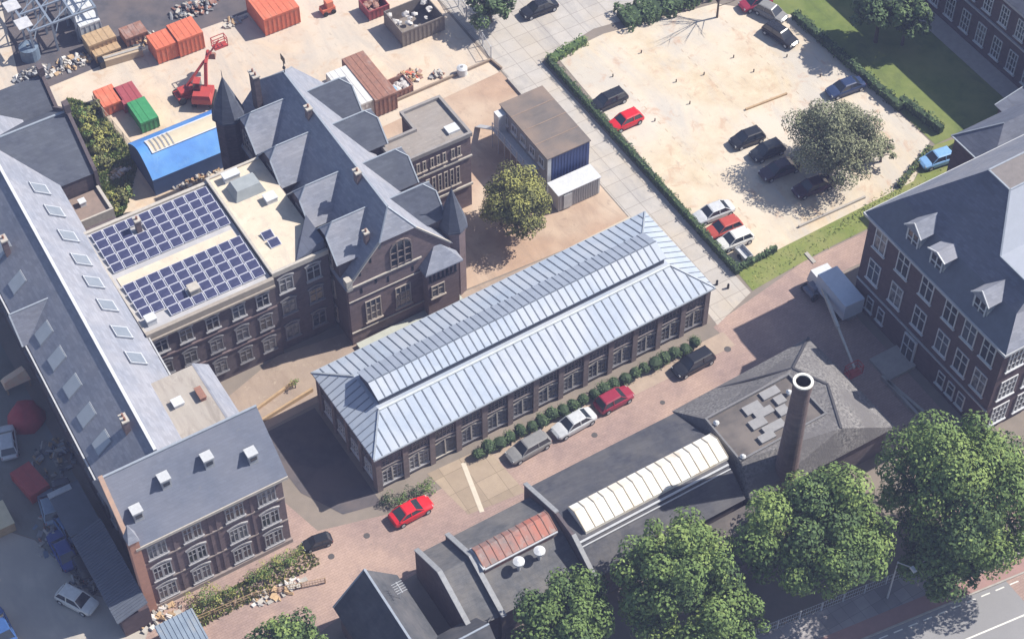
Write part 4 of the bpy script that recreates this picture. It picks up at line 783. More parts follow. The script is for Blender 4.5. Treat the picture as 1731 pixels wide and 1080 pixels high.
def container_box(name, label, cat, cx, cy, sx, sy, h, m, rz=0, open_top=False, group=None, fill=None):
    t = thing(name, label, cat, (cx, cy, 0), group, rz); 
    if not rz: ORG[t.name] = Vector((0,0,0))
    b = MB(); t_ = .09
    for x0,y0,x1,y1 in ((-sx/2,-sy/2,sx/2,-sy/2+t_),(-sx/2,sy/2-t_,sx/2,sy/2),(-sx/2,-sy/2+t_,-sx/2+t_,sy/2-t_),(sx/2-t_,-sy/2+t_,sx/2,sy/2-t_)): b.box(x0,y0,.12,x1,y1,h)
    b.box(-sx/2+t_,-sy/2+t_,.12,sx/2-t_,sy/2-t_,.25)
    nr = int(sx/.5)
    for k in range(nr+1):
        x = -sx/2+sx*k/nr; b.box(x-.04,-sy/2-.05,.12,x+.04,-sy/2-.001,h-.02); b.box(x-.04,sy/2+.001,.12,x+.04,sy/2+.05,h-.02)
    b.box(-sx/2-.04,-sy/2-.06,h-.12,sx/2+.04,-sy/2-.051,h+.02) 
    b.build('body', m, t)
    if not open_top:
        r = MB(); r.box(-sx/2-.03,-sy/2-.04,h+.021,sx/2+.03,sy/2+.04,h+.1)
        for k in range(int(sx/.7)): r.box(-sx/2+.3+k*.7,-sy/2,h+.101,-sx/2+.42+k*.7,sy/2,h+.13)
        r.build('lid', m, t)
    else:
        r = MB(); random.seed(int(cx*10))
        for k in range(14): 
            x, y = random.uniform(-sx/2+.3,sx/2-.3), random.uniform(-sy/2+.3,sy/2-.3); r.ball((x,y,h-.45),random.uniform(.25,.5),6,4,0,.7,.3)
        o = r.build('load', fill or rust, t); o['kind'] = 'stuff'
    s = MB()
    for x in (-sx/2+.5, sx/2-.5): s.box(x-.1,-sy/2,0,x+.1,sy/2,.115)
    s.build('skid', steel, t); return t
def cpx(name, label, cat, X, Y, z, sx, sy, h, m, rz=0, **k): p = G(X, Y, z); return container_box(name, label, cat, p.x, p.y, sx, sy, h, m, R(rz)+1e-6, **k)
cpx('waste_container','orange red container, the left one of the pair at the north edge of the sand','container',276,66,2.2,2.9,2.6,2.2,orange_p)
cpx('waste_container','bigger orange red container, right one of the pair beyond the sandy yard','container',312,50,2.4,3.0,3.0,2.4,orange_p)
cpx('waste_container','huge orange container at the top edge, open towards its dark left side','container',460,4,2.4,4.4,4.6,2.4,orange_p)
cpx('skip','orange skip standing left of the dark red one','skip',182,163,1.4,2.2,2.9,1.4,orange_p)
cpx('skip','dark red skip standing between the orange one and the green one','skip',216,158,1.4,2.2,2.9,1.4,M('dark_red',(.36,.08,.09),(.26,.05,.06),2,.6))
cpx('skip','green skip between the red skip and the blue tent hall','skip',241,187,1.5,2.0,3.6,1.5,M('green_paint',(.05,.28,.11),(.03,.20,.08),2,.6))
cpx('rusty_container','long rusty red container behind the steep slate roof','container',624,130,2.4,2.6,7.6,2.5,rust)
cpx('skip','large skip heaped with white rubble near the site fence','skip',700,28,1.8,5.4,4.2,2.2,M('skip_grey',(.24,.21,.19),(.16,.14,.13),2,.8),open_top=True,fill=M('rubble_white',(.62,.60,.58),(.40,.38,.38),3,.9))
cpx('site_cabin','white topped cabin against the rusty container','cabin',592,147,2.4,2.6,6.2,2.4,paint('cabin_white',(.62,.62,.62),.6))
cpx('skip','small dark red skip at the top edge beside the rubble skip','skip',632,4,1.4,2.6,2.4,1.4,MATS['dark_red'],open_top=True,fill=rust)
cpx('timber_crate','sand coloured timber crate beside the steel frame','crate',167,62,1.8,3.2,2.0,1.8,wood)
cpx('timber_crate','low timber crate in front of the sand coloured one','crate',178,82,1.0,3.0,1.6,1.0,wood)
cpx('site_cabin','white cabin roof at the top edge right of the steel frame','cabin',134,6,2.4,2.4,2.4,2.4,white_p)
cpx('site_cabin','white square cabin just below the topmost cabin','cabin',146,32,2.4,2.4,2.0,2.4,white_p)
cpx('timber_crate','heap coloured timber crate between the cabins and the orange containers','crate',225,52,1.2,2.6,2.0,1.2,rust)
cpx('rubble_skip','small rubble skip beside the rusty container','skip',676,140,1.2,2.0,2.2,1.2,rust,open_top=True,fill=MATS['rubble_white'])
b = MB(); a = G(176,105,.5); c = G(240,86,.5); b.bar(a, c, .9, .9); b.bar(a+Vector((0,0,.5)), c+Vector((0,0,.5)), .3, .15, 1); b.box(a.x-.6,a.y-.5,0,a.x-.05,a.y+.5,1.0,2); tag(b.build('concrete_beam', [M('beam_tan',(.50,.40,.28),(.38,.3,.22),2,.9), concrete, black_p]), 'long tan beam lying along the edge of the sandy yard', 'beam')
b = MB(); p = G(553,10,1); b.T = Matrix.Translation((p.x,p.y,0)); b.box(-.8,-.5,.3,.8,.5,.9); b.box(-.2,-.45,.9,.6,.45,1.7); 
for s in (-.5,.5): b.tube((s,-.65,.3),(s,-.45,.3),.3,.3,10,1); b.tube((s,.45,.3),(s,.65,.3),.3,.3,10,1)
tag(b.build('dumper', [orange_p, rubber]), 'little orange dumper on the sand near the top edge', 'dumper')
for nm, lb, X, Y, r_, h_, m in (('water_tank','grey blue round tank beside the steel frame',50,88,1.1,1.6,M('tank_blue',(.16,.22,.30),(.1,.14,.2),2,.5)),('water_tank','light blue drum at the foot of the rusty container',661,158,.7,1.0,M('drum_blue',(.2,.38,.55),(.15,.28,.42),2,.4)),('gas_bottle','white round tank on the sand by the courtyard fence',781,120,.6,.9,white_p)):
    p = G(X,Y,h_/2); b = MB(); b.tube((p.x,p.y,0),(p.x,p.y,h_),r_,r_,16); b.tube((p.x,p.y,h_),(p.x,p.y,h_+.15),r_,r_*.5,16); b.tube((p.x,p.y,h_+.15),(p.x,p.y,h_+.25),.15,.15,8,1); tag(b.build(nm,[m,steel]), lb, 'tank')
# debris heaps
def heap(name, label, X, Y, r, mats, n=40, h=.5, sq=.7):
    p = G(X, Y, 0); b = MB(); random.seed(X)
    for k in range(n):
        a = random.uniform(0, 2*math.pi); q = r*random.random()**.6; s = random.uniform(.12,.38); x, y = p.x+q*math.cos(a), p.y+q*math.sin(a)*sq; z = h*(1-q/r)*random.uniform(.6,1.3)
        b.T = Matrix.Translation((x,y,z)) @ Matrix.Rotation(random.uniform(0,3),4,(random.random(),random.random(),1)); b.box(-s,-s*.6,-s*.3,s,s*.6,s*.3,random.randrange(len(mats)))
    return tag(b.build(name, mats), label, 'heap', kind='stuff')
heap('rubble_heap','heap of pale rubble and boards beside the dark gap near the rusty container',690,133,1.7,[MATS['rubble_white'],wood,rust,concrete,orange_p],70,.8)
heap('rubble_heap','scattered rubble by the courtyard fence',738,128,.9,[rust,concrete,steel],22,.4)
heap('rubble_heap','strip of rubble between the blue tent hall and the solar roof block',330,300,3.2,[concrete,wood,MATS['rubble_white'],rust],90,.5,.35)
heap('rubble_heap','heap of boards and stones at the near end of the overgrown strip',205,295,1.6,[concrete,MATS['rubble_white'],wood],30,.5)
heap('scrap_heap','jumble of steel and concrete scraps at the foot of the steel frame',120,108,2.6,[concrete,steel,wood,MATS['rubble_white']],90,.7,.5)
heap('scrap_heap','mixed scrap between the timber crates and the orange containers',240,66,1.8,[rust,wood,steel,concrete],50,.7)
heap('scrap_heap','long jumble of dark scrap at the top edge between the cabins and the huge container',330,15,3.0,[steel,rust,concrete,M('frame_dark',(.10,.11,.14),(.06,.07,.09),2,.7)],110,.9,.5)
heap('scrap_heap','pale stone and scrap at the near left foot of the steel frame',60,130,2.4,[concrete,MATS['frame_dark'],MATS['rubble_white'],steel],80,.6,.7)
heap('scrap_heap','scattered timber and pipes in front of the huge orange container',395,38,1.6,[wood,steel,concrete],30,.3,.5)
heap('scrap_heap','dark scrap by the foot of the wing near the red skip',95,775,2.4,[steel,MATS['frame_dark'],wood,concrete],70,.5,1)
heap('scrap_heap','scrap and tyres between the low yard roof and the white car',150,985,1.8,[MATS['frame_dark'],rubber,steel,concrete],50,.6,.8)
heap('stone_heap','stones and soil along the low kerb by the near left block',470,1000,2.6,[concrete,wood,MATS['rubble_white']],40,.25,.3)
heap('scrap_heap','scrap around the wrecked cars in the shaded yard',112,900,3.0,[steel,rust,MATS['tank_blue'],concrete],80,.6,1)
heap('rubble_heap','broken slabs at the bottom edge under the corner block',268,1045,2.4,[concrete,wood,MATS['rubble_white']],50,.4,.5)
# steel frame under construction
sf = thing('steel_frame', 'open lattice steel frame with white sheets in the far left corner', 'steel frame', G(95,60,0))
b = MB(); o_ = G(62,100,0); a1 = Vector((1,.0,0)); a2 = Vector((0,1,0))
for i in range(4):
    for j in range(5):
        p = o_+a1*i*2.6+a2*j*3.2; b.bar(p, p+Vector((0,0,4)), .22)
        if i < 3: b.bar(p+Vector((0,0,4)), p+a1*2.6+Vector((0,0,4)), .2); b.bar(p+Vector((0,0,4)), p+a1*2.6+a2*1.6+Vector((0,0,4.2)), .1)
        if j < 4: b.bar(p+Vector((0,0,4)), p+a2*3.2+Vector((0,0,4)), .24)
        if j < 4 and i < 3: b.bar(p+Vector((0,0,2)), p+a2*3.2+a1*2.6+Vector((0,0,4)), .1)
b.build('frame', M('frame_blue_grey',(.22,.27,.34),(.15,.18,.24),2,.5), sf)
b = MB()
for j in range(3):
    b = MB(); p = o_+a2*(j*3.4+.6); b.box(p.x-.9,p.y,4.15,p.x+.7,p.y+1.8,4.25); b.build('cover_sheet', M('sheet_white',(.60,.60,.62),(.35,.36,.4),2,.6), sf)
sheet('dark_work_floor', px((0,0),(40,165),(200,100),(480,0),(470,-60),(0,-60)), .016, darkpave)
def mach_track(b, x, y, l=3.2):
    b.hull([(x-.28,y-l/2+.3,0),(x+.28,y-l/2+.3,0),(x+.28,y+l/2-.3,0),(x-.28,y+l/2-.3,0)], [(x-.28,y-l/2,.45),(x+.28,y-l/2,.45),(x+.28,y+l/2,.45),(x-.28,y+l/2,.45)]); b.hull([(x-.28,y-l/2,.451),(x+.28,y-l/2,.451),(x+.28,y+l/2,.451),(x-.28,y+l/2,.451)], [(x-.28,y-l/2+.3,.85),(x+.28,y-l/2+.3,.85),(x+.28,y+l/2-.3,.85),(x-.28,y+l/2-.3,.85)])
p = G(345,165,.5); ex = thing('excavator', 'red tracked excavator with its arm raised beside the blue tent hall', 'excavator', (p.x,p.y,0), rz=R(-35)); ex.scale = (.85,)*3
b = MB(); mach_track(b,-1.1,0); mach_track(b,1.1,0); b.build('track', rubber, ex)
b = MB(); b.box(-1.25,-1.7,.95,1.25,1.2,1.7); b.hull([(-1.25,-1.7,1.701),(1.25,-1.7,1.701),(1.25,-.5,1.701),(-1.25,-.5,1.701)],[(-1.1,-1.5,2.2),(1.1,-1.5,2.2),(1.1,-.6,2.2),(-1.1,-.6,2.2)]); b.build('body', red_p, ex)
b = MB(); b.box(-1.2,.0,1.702,-.35,1.2,2.9,1); b.box(-1.22,-.02,2.9,-.33,1.22,3.0); b.build('cab', [red_p, glass], ex)
b = MB(); b.bar((.2,1.1,1.6),(.2,2.6,4.0),.4,.5); b.bar((.2,2.6,4.0),(.2,4.6,4.4),.35,.45); b.build('boom', red_p, ex)
b = MB(); b.bar((.2,4.6,4.4),(.2,5.6,3.0),.28,.35); b.build('arm', red_p, ex); b = MB(); b.hull([(-.4,5.3,2.3),(.8,5.3,2.3),(.8,6.1,2.5),(-.4,6.1,2.5)],[(-.4,5.4,3.1),(.8,5.4,3.1),(.8,5.8,3.1),(-.4,5.8,3.1)]); b.build('bucket', rust, ex)
def boomlift(name, label, X, Y, tip, m, mb, h0=1.6, rz=0, basket=None, w=.35):
    p = G(X, Y, .5); t = thing(name, label, 'boom lift', (p.x, p.y, 0)); 
    b = MB(); b.T = Matrix.Translation((p.x,p.y,0)) @ Matrix.Rotation(rz,4,'Z'); b.box(-1.4,-.8,.45,1.4,.8,.8); b.box(-1.0,-.55,.8,.7,.55,1.35); b.build('chassis', m, t)
    for sx in (-1.05,1.05):
        for sy in (-.95,.75): b = MB(); b.T = Matrix.Translation((p.x,p.y,0)) @ Matrix.Rotation(rz,4,'Z'); b.tube((sx,sy,.45),(sx,sy+.2,.45),.45,.45,12); b.build('wheel', rubber, t)
    b = MB(); a = Vector((p.x,p.y,h0)); d = tip-a; b.bar(a, a+d*.55, w, w*1.2); b.bar(a+d*.5, a+d, w*.65, w*.8); b.build('boom', mb, t)
    b = MB(); q = tip
    b.box(q.x-.8,q.y-.45,q.z-.9,q.x+.8,q.y+.45,q.z-.8)
    for sx in (-.78,.78):
        for sy in (-.43,.43): b.bar((q.x+sx,q.y+sy,q.z-.8),(q.x+sx,q.y+sy,q.z+.3),.07)
    for z in (.3,-.2): 
        b.bar((q.x-.78,q.y-.43,q.z+z),(q.x+.78,q.y-.43,q.z+z),.07); b.bar((q.x-.78,q.y+.43,q.z+z),(q.x+.78,q.y+.43,q.z+z),.07); b.bar((q.x-.78,q.y-.43,q.z+z),(q.x-.78,q.y+.43,q.z+z),.07); b.bar((q.x+.78,q.y-.43,q.z+z),(q.x+.78,q.y+.43,q.z+z),.07)
    b.build('basket', basket or m, t); return t
boomlift('boom_lift','red boom lift whose long thin boom reaches up over the sandy yard',318,158,G(370,68,5.0),red_p,red_p,w=.2)
boomlift('boom_lift','grey boom lift with pale boom and red basket beside the mansard building',1383,487,G(1444,622,3.0),M('lift_grey',(.20,.21,.26),(.14,.15,.19),2,.6),M('boom_pale',(.55,.53,.48),(.42,.4,.37),2,.6),basket=red_p,w=.3)
tr = thing('box_truck', 'box truck with a pale blue grey body parked in the shade by the mansard building', 'truck', G(1417,520,0), rz=R(-93))
b = MB(); b.box(-2.6,-1.15,1.0,2.2,1.15,3.1); b.build('cargo_box', M('truck_pale',(.50,.56,.66),(.42,.48,.57),2,.4), tr)
b = MB(); b.hull([(-4.2,-1.05,.6),(-2.7,-1.05,.6),(-2.7,1.05,.6),(-4.2,1.05,.6)],[(-3.9,-1.0,2.3),(-2.7,-1.0,2.3),(-2.7,1.0,2.3),(-3.9,1.0,2.3)]); b.build('cab', white_p, tr)
b = MB(); b.hull([(-4.14,-.9,1.4),(-4.0,-.9,1.4),(-4.0,.9,1.4),(-4.14,.9,1.4)],[(-3.98,-.85,2.1),(-3.9,-.85,2.1),(-3.9,.85,2.1),(-3.98,.85,2.1)]); b.build('windscreen', glass, tr)
b = MB(); b.box(-2.7,-.5,.6,2.2,.5,.98); b.build('chassis', steel, tr)
for x in (-3.3,1.2):
    for y in (-1.1,.8): b = MB(); b.tube((x,y,.45),(x,y+.3,.45),.45,.45,14); b.build('wheel', rubber, tr)

# ------------------------------------------------------------------ cars
CARM = {}
def car_meshes(kind):
    if kind in CARM: return CARM[kind]
    # stations along the length: x, half width, z low, z high
    Lh = {'hatch': 2.0, 'saloon': 2.3, 'estate': 2.3, 'coupe': 2.1}[kind]
    hgt = {'hatch': 1.48, 'saloon': 1.42, 'estate': 1.46, 'coupe': 1.36}[kind]
    st = [(-Lh, .62, .42, .66), (-Lh+.12, .78, .28, .80), (-Lh+.6, .86, .22, .90), (-.5, .88, .2, .93), (.6, .88, .2, .92), (Lh-.9, .87, .22, .86), (Lh-.25, .80, .26, .74), (Lh, .60, .40, .60)]
    b = MB(); ringn = 10
    def ring_(x, w, z0, z1):
        return [(x,-w*.9,z0),(x,-w,z0+.12),(x,-w,z1-.18),(x,-w*.93,z1-.05),(x,-w*.6,z1),(x,w*.6,z1),(x,w*.93,z1-.05),(x,w,z1-.18),(x,w,z0+.12),(x,w*.9,z0)]
    for q in st: b.v += [Vector(p) for p in ring_(*q)]
    for k in range(len(st)-1):
        for i in range(ringn): b.f.append((k*ringn+i, k*ringn+(i+1)%ringn, (k+1)*ringn+(i+1)%ringn, (k+1)*ringn+i)); b.m.append(0)
    b.f.append(tuple(range(ringn))[::-1]); b.m.append(0); b.f.append(tuple(range((len(st)-1)*ringn, len(st)*ringn))); b.m.append(0)
    b.box(-Lh+.02,-.6,.36,-Lh+.3,.6,.46,1) if False else None
    cabin = {'hatch': (-1.75,-1.35,.35,1.05), 'saloon': (-1.65,-.95,.45,1.15), 'estate': (-2.05,-1.75,.45,1.15), 'coupe': (-1.6,-.8,.2,1.0)}[kind]
    r0, r1, f1, f0 = cabin; zb = .88; zr = hgt
    g = MB(); g.hull([(r0,-.76,zb),(f0,-.76,zb-.02),(f0,.76,zb-.02),(r0,.76,zb)], [(r1,-.60,zr-.05),(f1,-.60,zr-.05),(f1,.60,zr-.05),(r1,.60,zr-.05)])
    t = MB(); t.hull([(r1-.05,-.64,zr-.06),(f1+.05,-.64,zr-.06),(f1+.05,.64,zr-.06),(r1-.05,.64,zr-.06)], [(r1+.05,-.52,zr),(f1-.08,-.52,zr),(f1-.08,.52,zr),(r1+.05,.52,zr)])
    for s in (-1, 1):
        t.bar((r0,s*.75,zb),(r1,s*.61,zr-.04),.09,.07); t.bar((f0,s*.75,zb),(f1,s*.61,zr-.04),.08,.06); xm = (r1+f1)/2-.05; t.bar((xm,s*.77,zb),(xm,s*.62,zr-.04),.08,.07)
    w = MB(); w.tube((0,-.11,0),(0,.11,0),.32,.32,14); w.tube((0,-.125,0),(0,.125,0),.18,.18,10,1)
    h = MB(); h.hull([(-.10,-.15,-.07),(.06,-.15,-.07),(.06,.15,-.07),(-.10,.15,-.07)],[(-.10,-.15,.05),(-.02,-.15,.07),(-.02,.15,.07),(-.10,.15,.05)])
    CARM[kind] = (b, g, t, w.mesh('wheel', [rubber, steel_light]), h.mesh('headlight', paint('lamp_glass',(.6,.62,.62),.2)), h.mesh('tail_light', paint('tail_red',(.35,.02,.02),.3)), Lh); return CARM[kind]
def car(label, kind, X, Y, m, head, group=None, z=.03, cat='car', sc_=1.0):
    b, g, t, wm, hm, tm, Lh = car_meshes(kind)
    p = G(X, Y, .5); c = thing('parked_car', label, cat, (p.x, p.y, z), group, rz=R(head)+1e-6); c.scale = (sc_,)*3
    o = sub('body', b.mesh('body', m), c); sub('windows', g.mesh('windows', glass), c); sub('roof', t.mesh('roof', m), c)
    for x in (-Lh+.75, Lh-.8):
        for y in (-.78, .78): w_ = sub('wheel', wm, c); w_.location = (x, y, .32)
    for y in (-.58, .58):
        q = sub('headlight', hm, c); q.location = (Lh-.14, y, .62); q = sub('tail_light', tm, c); q.location = (-Lh+.10, y, .70); q.rotation_euler = (0, 0, math.pi)
    return c
def cp(name, c, r=.25): return paint('car_'+name, c, r)
blk_, nav, sil, gry, redc, dred = cp('black',(.018,.02,.026)), cp('navy',(.03,.05,.12)), cp('silver',(.55,.57,.60)), cp('grey',(.24,.24,.24)), cp('red',(.62,.02,.03)), cp('maroon',(.30,.03,.06))
ga, gb, gc = 'cars parked along the brick road', 'cars parked on the sandy lot', 'vehicles in the shaded yard'
car('bright red car parked beside the round bushes at the near end of the hall','coupe',695,864,redc,2,ga)
car('grey car with a black roof panel, nearest the camera in the row along the hall','estate',893,757,gry,183,ga)
car('silver car between the grey one and the dark red one along the hall','saloon',970,716,sil,183,ga)
car('small dark red car beside the hedge of round bushes','hatch',1038,676,dred,2,ga)
car('black car parked at the far end of the brick road by the hall corner','estate',1172,614,blk_,182,ga)
car('black car by the hedge next to the only bright red car of the lot','estate',1028,171,blk_,180,gb)
car('bright red car by the hedge next to a black one','hatch',1058,205,redc,180,gb)
car('black car standing alone at the top of the lot near the dark hedge','estate',1319,60,blk_,-78,gb)
car('dark navy car against the dark hedge right of the olive tree','saloon',1429,149,nav,175,gb)
car('black car at the upper left of the three dark ones beside the olive tree','hatch',1263,235,blk_,175,gb)
car('black car between two dark cars left of the olive tree','hatch',1297,256,cp('ink',(.025,.03,.04)),177,gb)
car('dark plum car under the left edge of the olive tree','saloon',1318,287,cp('plum',(.06,.04,.06)),175,gb)
car('dark plum car in the shadow below the olive tree','saloon',1374,316,cp('plum2',(.07,.035,.055)),175,gb)
car('light blue car at the right edge of the lot by the mansard building','hatch',1584,270,cp('sky',(.22,.42,.72)),172,gb)
car('pale silver car, rear one of the three packed by the hedge corner','saloon',1206,360,sil,176,gb)
car('brick red car between two silver ones near the hedge corner','hatch',1224,386,cp('brick',(.45,.08,.06)),176,gb)
car('white silver car with a black bonnet, front one of the three by the hedge corner','hatch',1242,406,cp('white',(.68,.68,.66)),176,gb)
car('black car on the paved path at the top edge','saloon',911,15,blk_,178,gb)
car('dark red car partly cut off at the top edge of the lot','hatch',1277,5,dred,175,gb)
car('grey car at the top corner of the lot by the green slope','hatch',1303,22,gry,-70,gb)
car('white car at the foot of the corner block in the yard','hatch',130,1014,cp('white',()) if False else MATS['car_white'],-60,gc)
car('silver blue wrecked car at the yard clutter','hatch',84,856,cp('steelblue',(.20,.27,.36)),80,gc)
car('dark grey wrecked car beside the silver blue wreck','hatch',108,838,cp('dusk',(.09,.10,.13)),80,gc)
car('mid blue wrecked car in the shaded clutter','saloon',112,886,cp('midblue',(.08,.15,.30)),95,gc)
car('deep blue car in the darkest part of the yard','saloon',107,930,cp('deepblue',(.02,.05,.22)),90,gc)
car('dark car tucked against the low yard roof','hatch',140,952,blk_,90,gc)
car('blue car cut off by the left edge of the picture','saloon',2,1062,cp('edgeblue',(.04,.10,.28)),90,gc)
car('pale van like car by the red tarpaulin','hatch',13,748,sil,75,gc)
car('small black car by the fence at the corner of the brick block','hatch',536,915,blk_,170,None,sc_=.7)
# small grey trailer by the hedge corner
p = G(1257,430,.4); t = thing('utility_trailer','small grey trailer beside the end of the hedge','trailer',(p.x,p.y,0))
ORG[t.name] = Vector((0,0,0)); b = MB(); b.box(-.5,-.9,.4,.5,.9,.48); 
for x0,y0,x1,y1 in ((-.5,-.9,-.45,.9),(.45,-.9,.5,.9),(-.449,-.9,.449,-.85),(-.449,.85,.449,.9)): b.box(x0,y0,.481,x1,y1,.9)
b.bar((0,.9,.42),(0,2.0,.42),.08); b.build('body', steel_light, t)
for x in (-.62,.5): b = MB(); b.tube((x,0,.3),(x+.12,0,.3),.3,.3,12); b.build('wheel', rubber, t)
# yard things on the left
p = G(42,700,.8); b = MB(); b.ball((p.x,p.y,.0),1.9,12,8,0,.9,.12); tag(b.build('covered_load', paint('tarp_red',(.42,.04,.05),.6), smooth=True), 'rounded heap under a red tarpaulin in the shaded yard', 'covered heap')
cpx('skip','red skip standing alone in the shaded yard','skip',50,810,1.3,2.0,3.4,1.3,red_p,rz=10)
p = G(25,637,1.6); b = MB(); b.hull([(p.x-1.3,p.y-.6,1.0),(p.x+1.3,p.y-.6,1.0),(p.x+1.3,p.y+.8,1.0),(p.x-1.3,p.y+.8,1.0)],[(p.x-1.2,p.y-.4,1.8),(p.x+1.1,p.y-.2,2.2),(p.x+1.0,p.y+.6,2.0),(p.x-.9,p.y+.6,1.5)]); b.box(p.x-1.2,p.y-.5,0,p.x-1.05,p.y-.35,1.0,1); b.box(p.x+1.05,p.y-.5,0,p.x+1.2,p.y-.35,1.0,1); tag(b.build('covered_stack', [M('peach_cover',(.75,.42,.28),(.7,.6,.45),1.5,.8), wood]), 'peach coloured covered stack at the left edge below the wing', 'covered stack')
b = MB(); p = G(3,875,.5); b.box(p.x-1.2,p.y-1.6,0,p.x+.7,p.y+1.2,1.2); b.box(p.x-1.25,p.y-1.65,1.2,p.x+.75,p.y+1.25,1.3,1); tag(b.build('pallet_stack', [wood, M('cover_cream',(.62,.55,.38),(.5,.44,.3),2,.8)]), 'cream covered pallet stack at the left edge of the yard', 'stack')
lt = thing('corrugated_lean_to','low corrugated lean-to against the shaded side of the corner block','shed',(-46,-8,0))
b = MB(); b.box(-47.4,-13.0,0,-44.8,-3.2,2.8); b.build('wall', brick_purple, lt)
b = MB(); b.add([(-47.8,-13.2,2.82),(-44.8,-13.2,3.8),(-44.8,-3.0,3.8),(-47.8,-3.0,2.82)],[(0,1,2,3)]); 
for k in range(34): b.bar((-47.8,-13.1+k*.3,2.86),(-44.8,-13.1+k*.3,3.84),.08,.05)
b.build('roof', M('corrugated_blue',(.13,.15,.19),(.09,.105,.14),1,.6), lt)
ys_ = thing('flat_yard_shed','flat grey yard shed with pale patches along its edge','shed',(-46,0,0))
b = MB(); b.box(-47.6,-2.6,0,-44.9,2.4,2.6); b.build('wall', brick_purple, ys_); b = MB(); b.box(-47.8,-2.8,2.602,-44.8,2.6,2.8); b.box(-47.8,1.9,2.803,-45.6,2.5,2.9,1); b.build('roof', [M('shed_grey',(.15,.17,.20),(.11,.125,.15),1,.8,big=.4), steel_light], ys_)
bs = thing('blue_roofed_hut','small hut with a blue grey sheet roof at the bottom left edge','hut',G(305,1066,2))
p = G(305,1066,2.2); b = MB(); b.box(p.x-1.6,p.y-1.6,0,p.x+1.6,p.y+1.2,2.0); b.build('wall', wood, bs); b = MB(); b.add([(p.x-1.8,p.y-1.8,2.0),(p.x+1.8,p.y-1.8,2.0),(p.x+1.8,p.y+1.4,2.5),(p.x-1.8,p.y+1.4,2.5)],[(0,1,2,3)]); 
for k in range(9): b.bar((p.x-1.7+k*.42,p.y-1.8,2.03),(p.x-1.7+k*.42,p.y+1.4,2.53),.07,.05)
b.build('roof', M('sheet_blue',(.22,.28,.36),(.15,.2,.27),1,.6,stain=[(1,.52,.66,(.3,.3,.3),.6)]), bs)

# ------------------------------------------------------------------ fences, posts
def fence(name, label, pts, h, step, m, mesh_=True):
    f = thing(name, label, 'fence', (pts[0][0], pts[0][1], 0))
    r = MB(); ps = []
    for p, q in zip(pts, pts[1:]):
        p = Vector((*p, 0)); q = Vector((*q, 0)); L_ = (q-p).length; n_ = max(1, round(L_/step))
        for k in range(n_+1): ps.append(p.lerp(q, k/n_))
        for z in (.12, h*.5, h-.03): r.bar(p+Vector((0,0,z)), q+Vector((0,0,z)), .04)
        if mesh_:
            for k in range(int(L_/.25)): a = p.lerp(q, k*.25/L_); r.bar(a+Vector((0,0,.1)), a+Vector((0,0,h-.05)), .022)
    r.build('rail', m, f)
    pm_ = MB(); pm_.box(-.05,-.05,0,.05,.05,h); me = pm_.mesh('post', m)
    for a in ps[:100]: child('post', me, f, a)
fence('street_railing','steel railing between the trees and the street', [(-30,lin(-30,-43.4)),(-.5,-41.6),(14.8,-43.6),(28,-45.0),(40,-46.8)],1.4,2.2,steel_light)
fence('site_fence','site fence between the sandy yard and the paved path', px((762,-10),(830,100)),1.9,2.4,steel_light)
fence('site_fence','low pale fence along the overgrown strip', px((160,180),(228,262)),1.6,2.2,M('fence_tan',(.42,.36,.28),(.3,.26,.2),2,.8))
fence('garden_fence','thin fence along the foot of the corner block garden', px((330,1052),(430,1010),(550,985)),.9,2.0,wood)
lowwall(px((848,118),(830,103),(640,185)),.35,.22,M('kerb_brown',(.32,.25,.19),(.24,.19,.15),2,.9),'courtyard_kerb','low brown kerb between the sandy yard and the inner courtyard','kerb')
lowwall([(17.45,29.5),(17.45,22.5)],.3,.25,concrete,'path_kerb','concrete kerb along the paved path behind the site offices','kerb')
lowwall([(-1.8,3.9),(17.2,4.75)],.7,.35,M('wall_cream',(.55,.48,.38),(.42,.37,.3),1.5,.9),'garden_wall','pale low wall running along the back of the long hall','wall')
lowwall([(-14.8,4.6),(-3.0,4.9)],.5,.8,M('planter_pale',(.45,.47,.43),(.36,.38,.34),1.5,.9),'stone_plinth','pale stone plinth along the foot of the brick front','wall')
lowwall([(-26.8,1.6),(-21.0,2.4)],.5,.2,wood,'timber_edge','timber edge of the sandy strip behind the hall','edging')
lowwall([(-27.6,2.9),(-22.0,4.2)],.4,.2,wood,'timber_edge','second timber edge nearer the solar block','edging')
lowwall(px((1462,335),(1350,385)),.3,.2,concrete,'verge_kerb','low kerb along the front of the sandy lot','kerb')
lowwall(px((1260,187),(1330,160)),.25,.2,wood,'timber_edge','low timber frame lying in the middle of the sandy lot','edging')
lowwall(px((1362,428),(1377,445)),.12,.4,concrete,'stone_step','pale stone strip across the grass verge','step')
bl = MB(); bl.tube((0,0,0),(0,0,.4),.07,.07,8); bm = bl.mesh('bollard', M('bollard_brown',(.12,.09,.07),(.08,.06,.05),2,.9))
bp_ = [(1036,130),(1107,205),(1143,139),(1166,176),(1084,90),(1240,98),(1330,97),(1274,122),(1190,127),(1387,130)]
bw_ = ['first from the hedge corner','right of the bright red car','above the middle of the lot','left of the timber frame','nearest the top left shrubs','under the bare tree shadow','below the lone black car','between the timber frame and the top','beside the rubble patch','left of the navy car']
for (X, Y), s_ in zip(bp_, bw_):
    o = bpy.data.objects.new('bollard', bm); col.objects.link(o); o.location = G(X, Y, .02); tag(o, 'short brown post on the sandy lot, '+s_, 'bollard', 'posts on the sandy lot')
lp = thing('street_lamp','street lamp on the pavement between the two big trees','street lamp',G(1500,1010)); ORG[lp.name] = Vector((0,0,0))
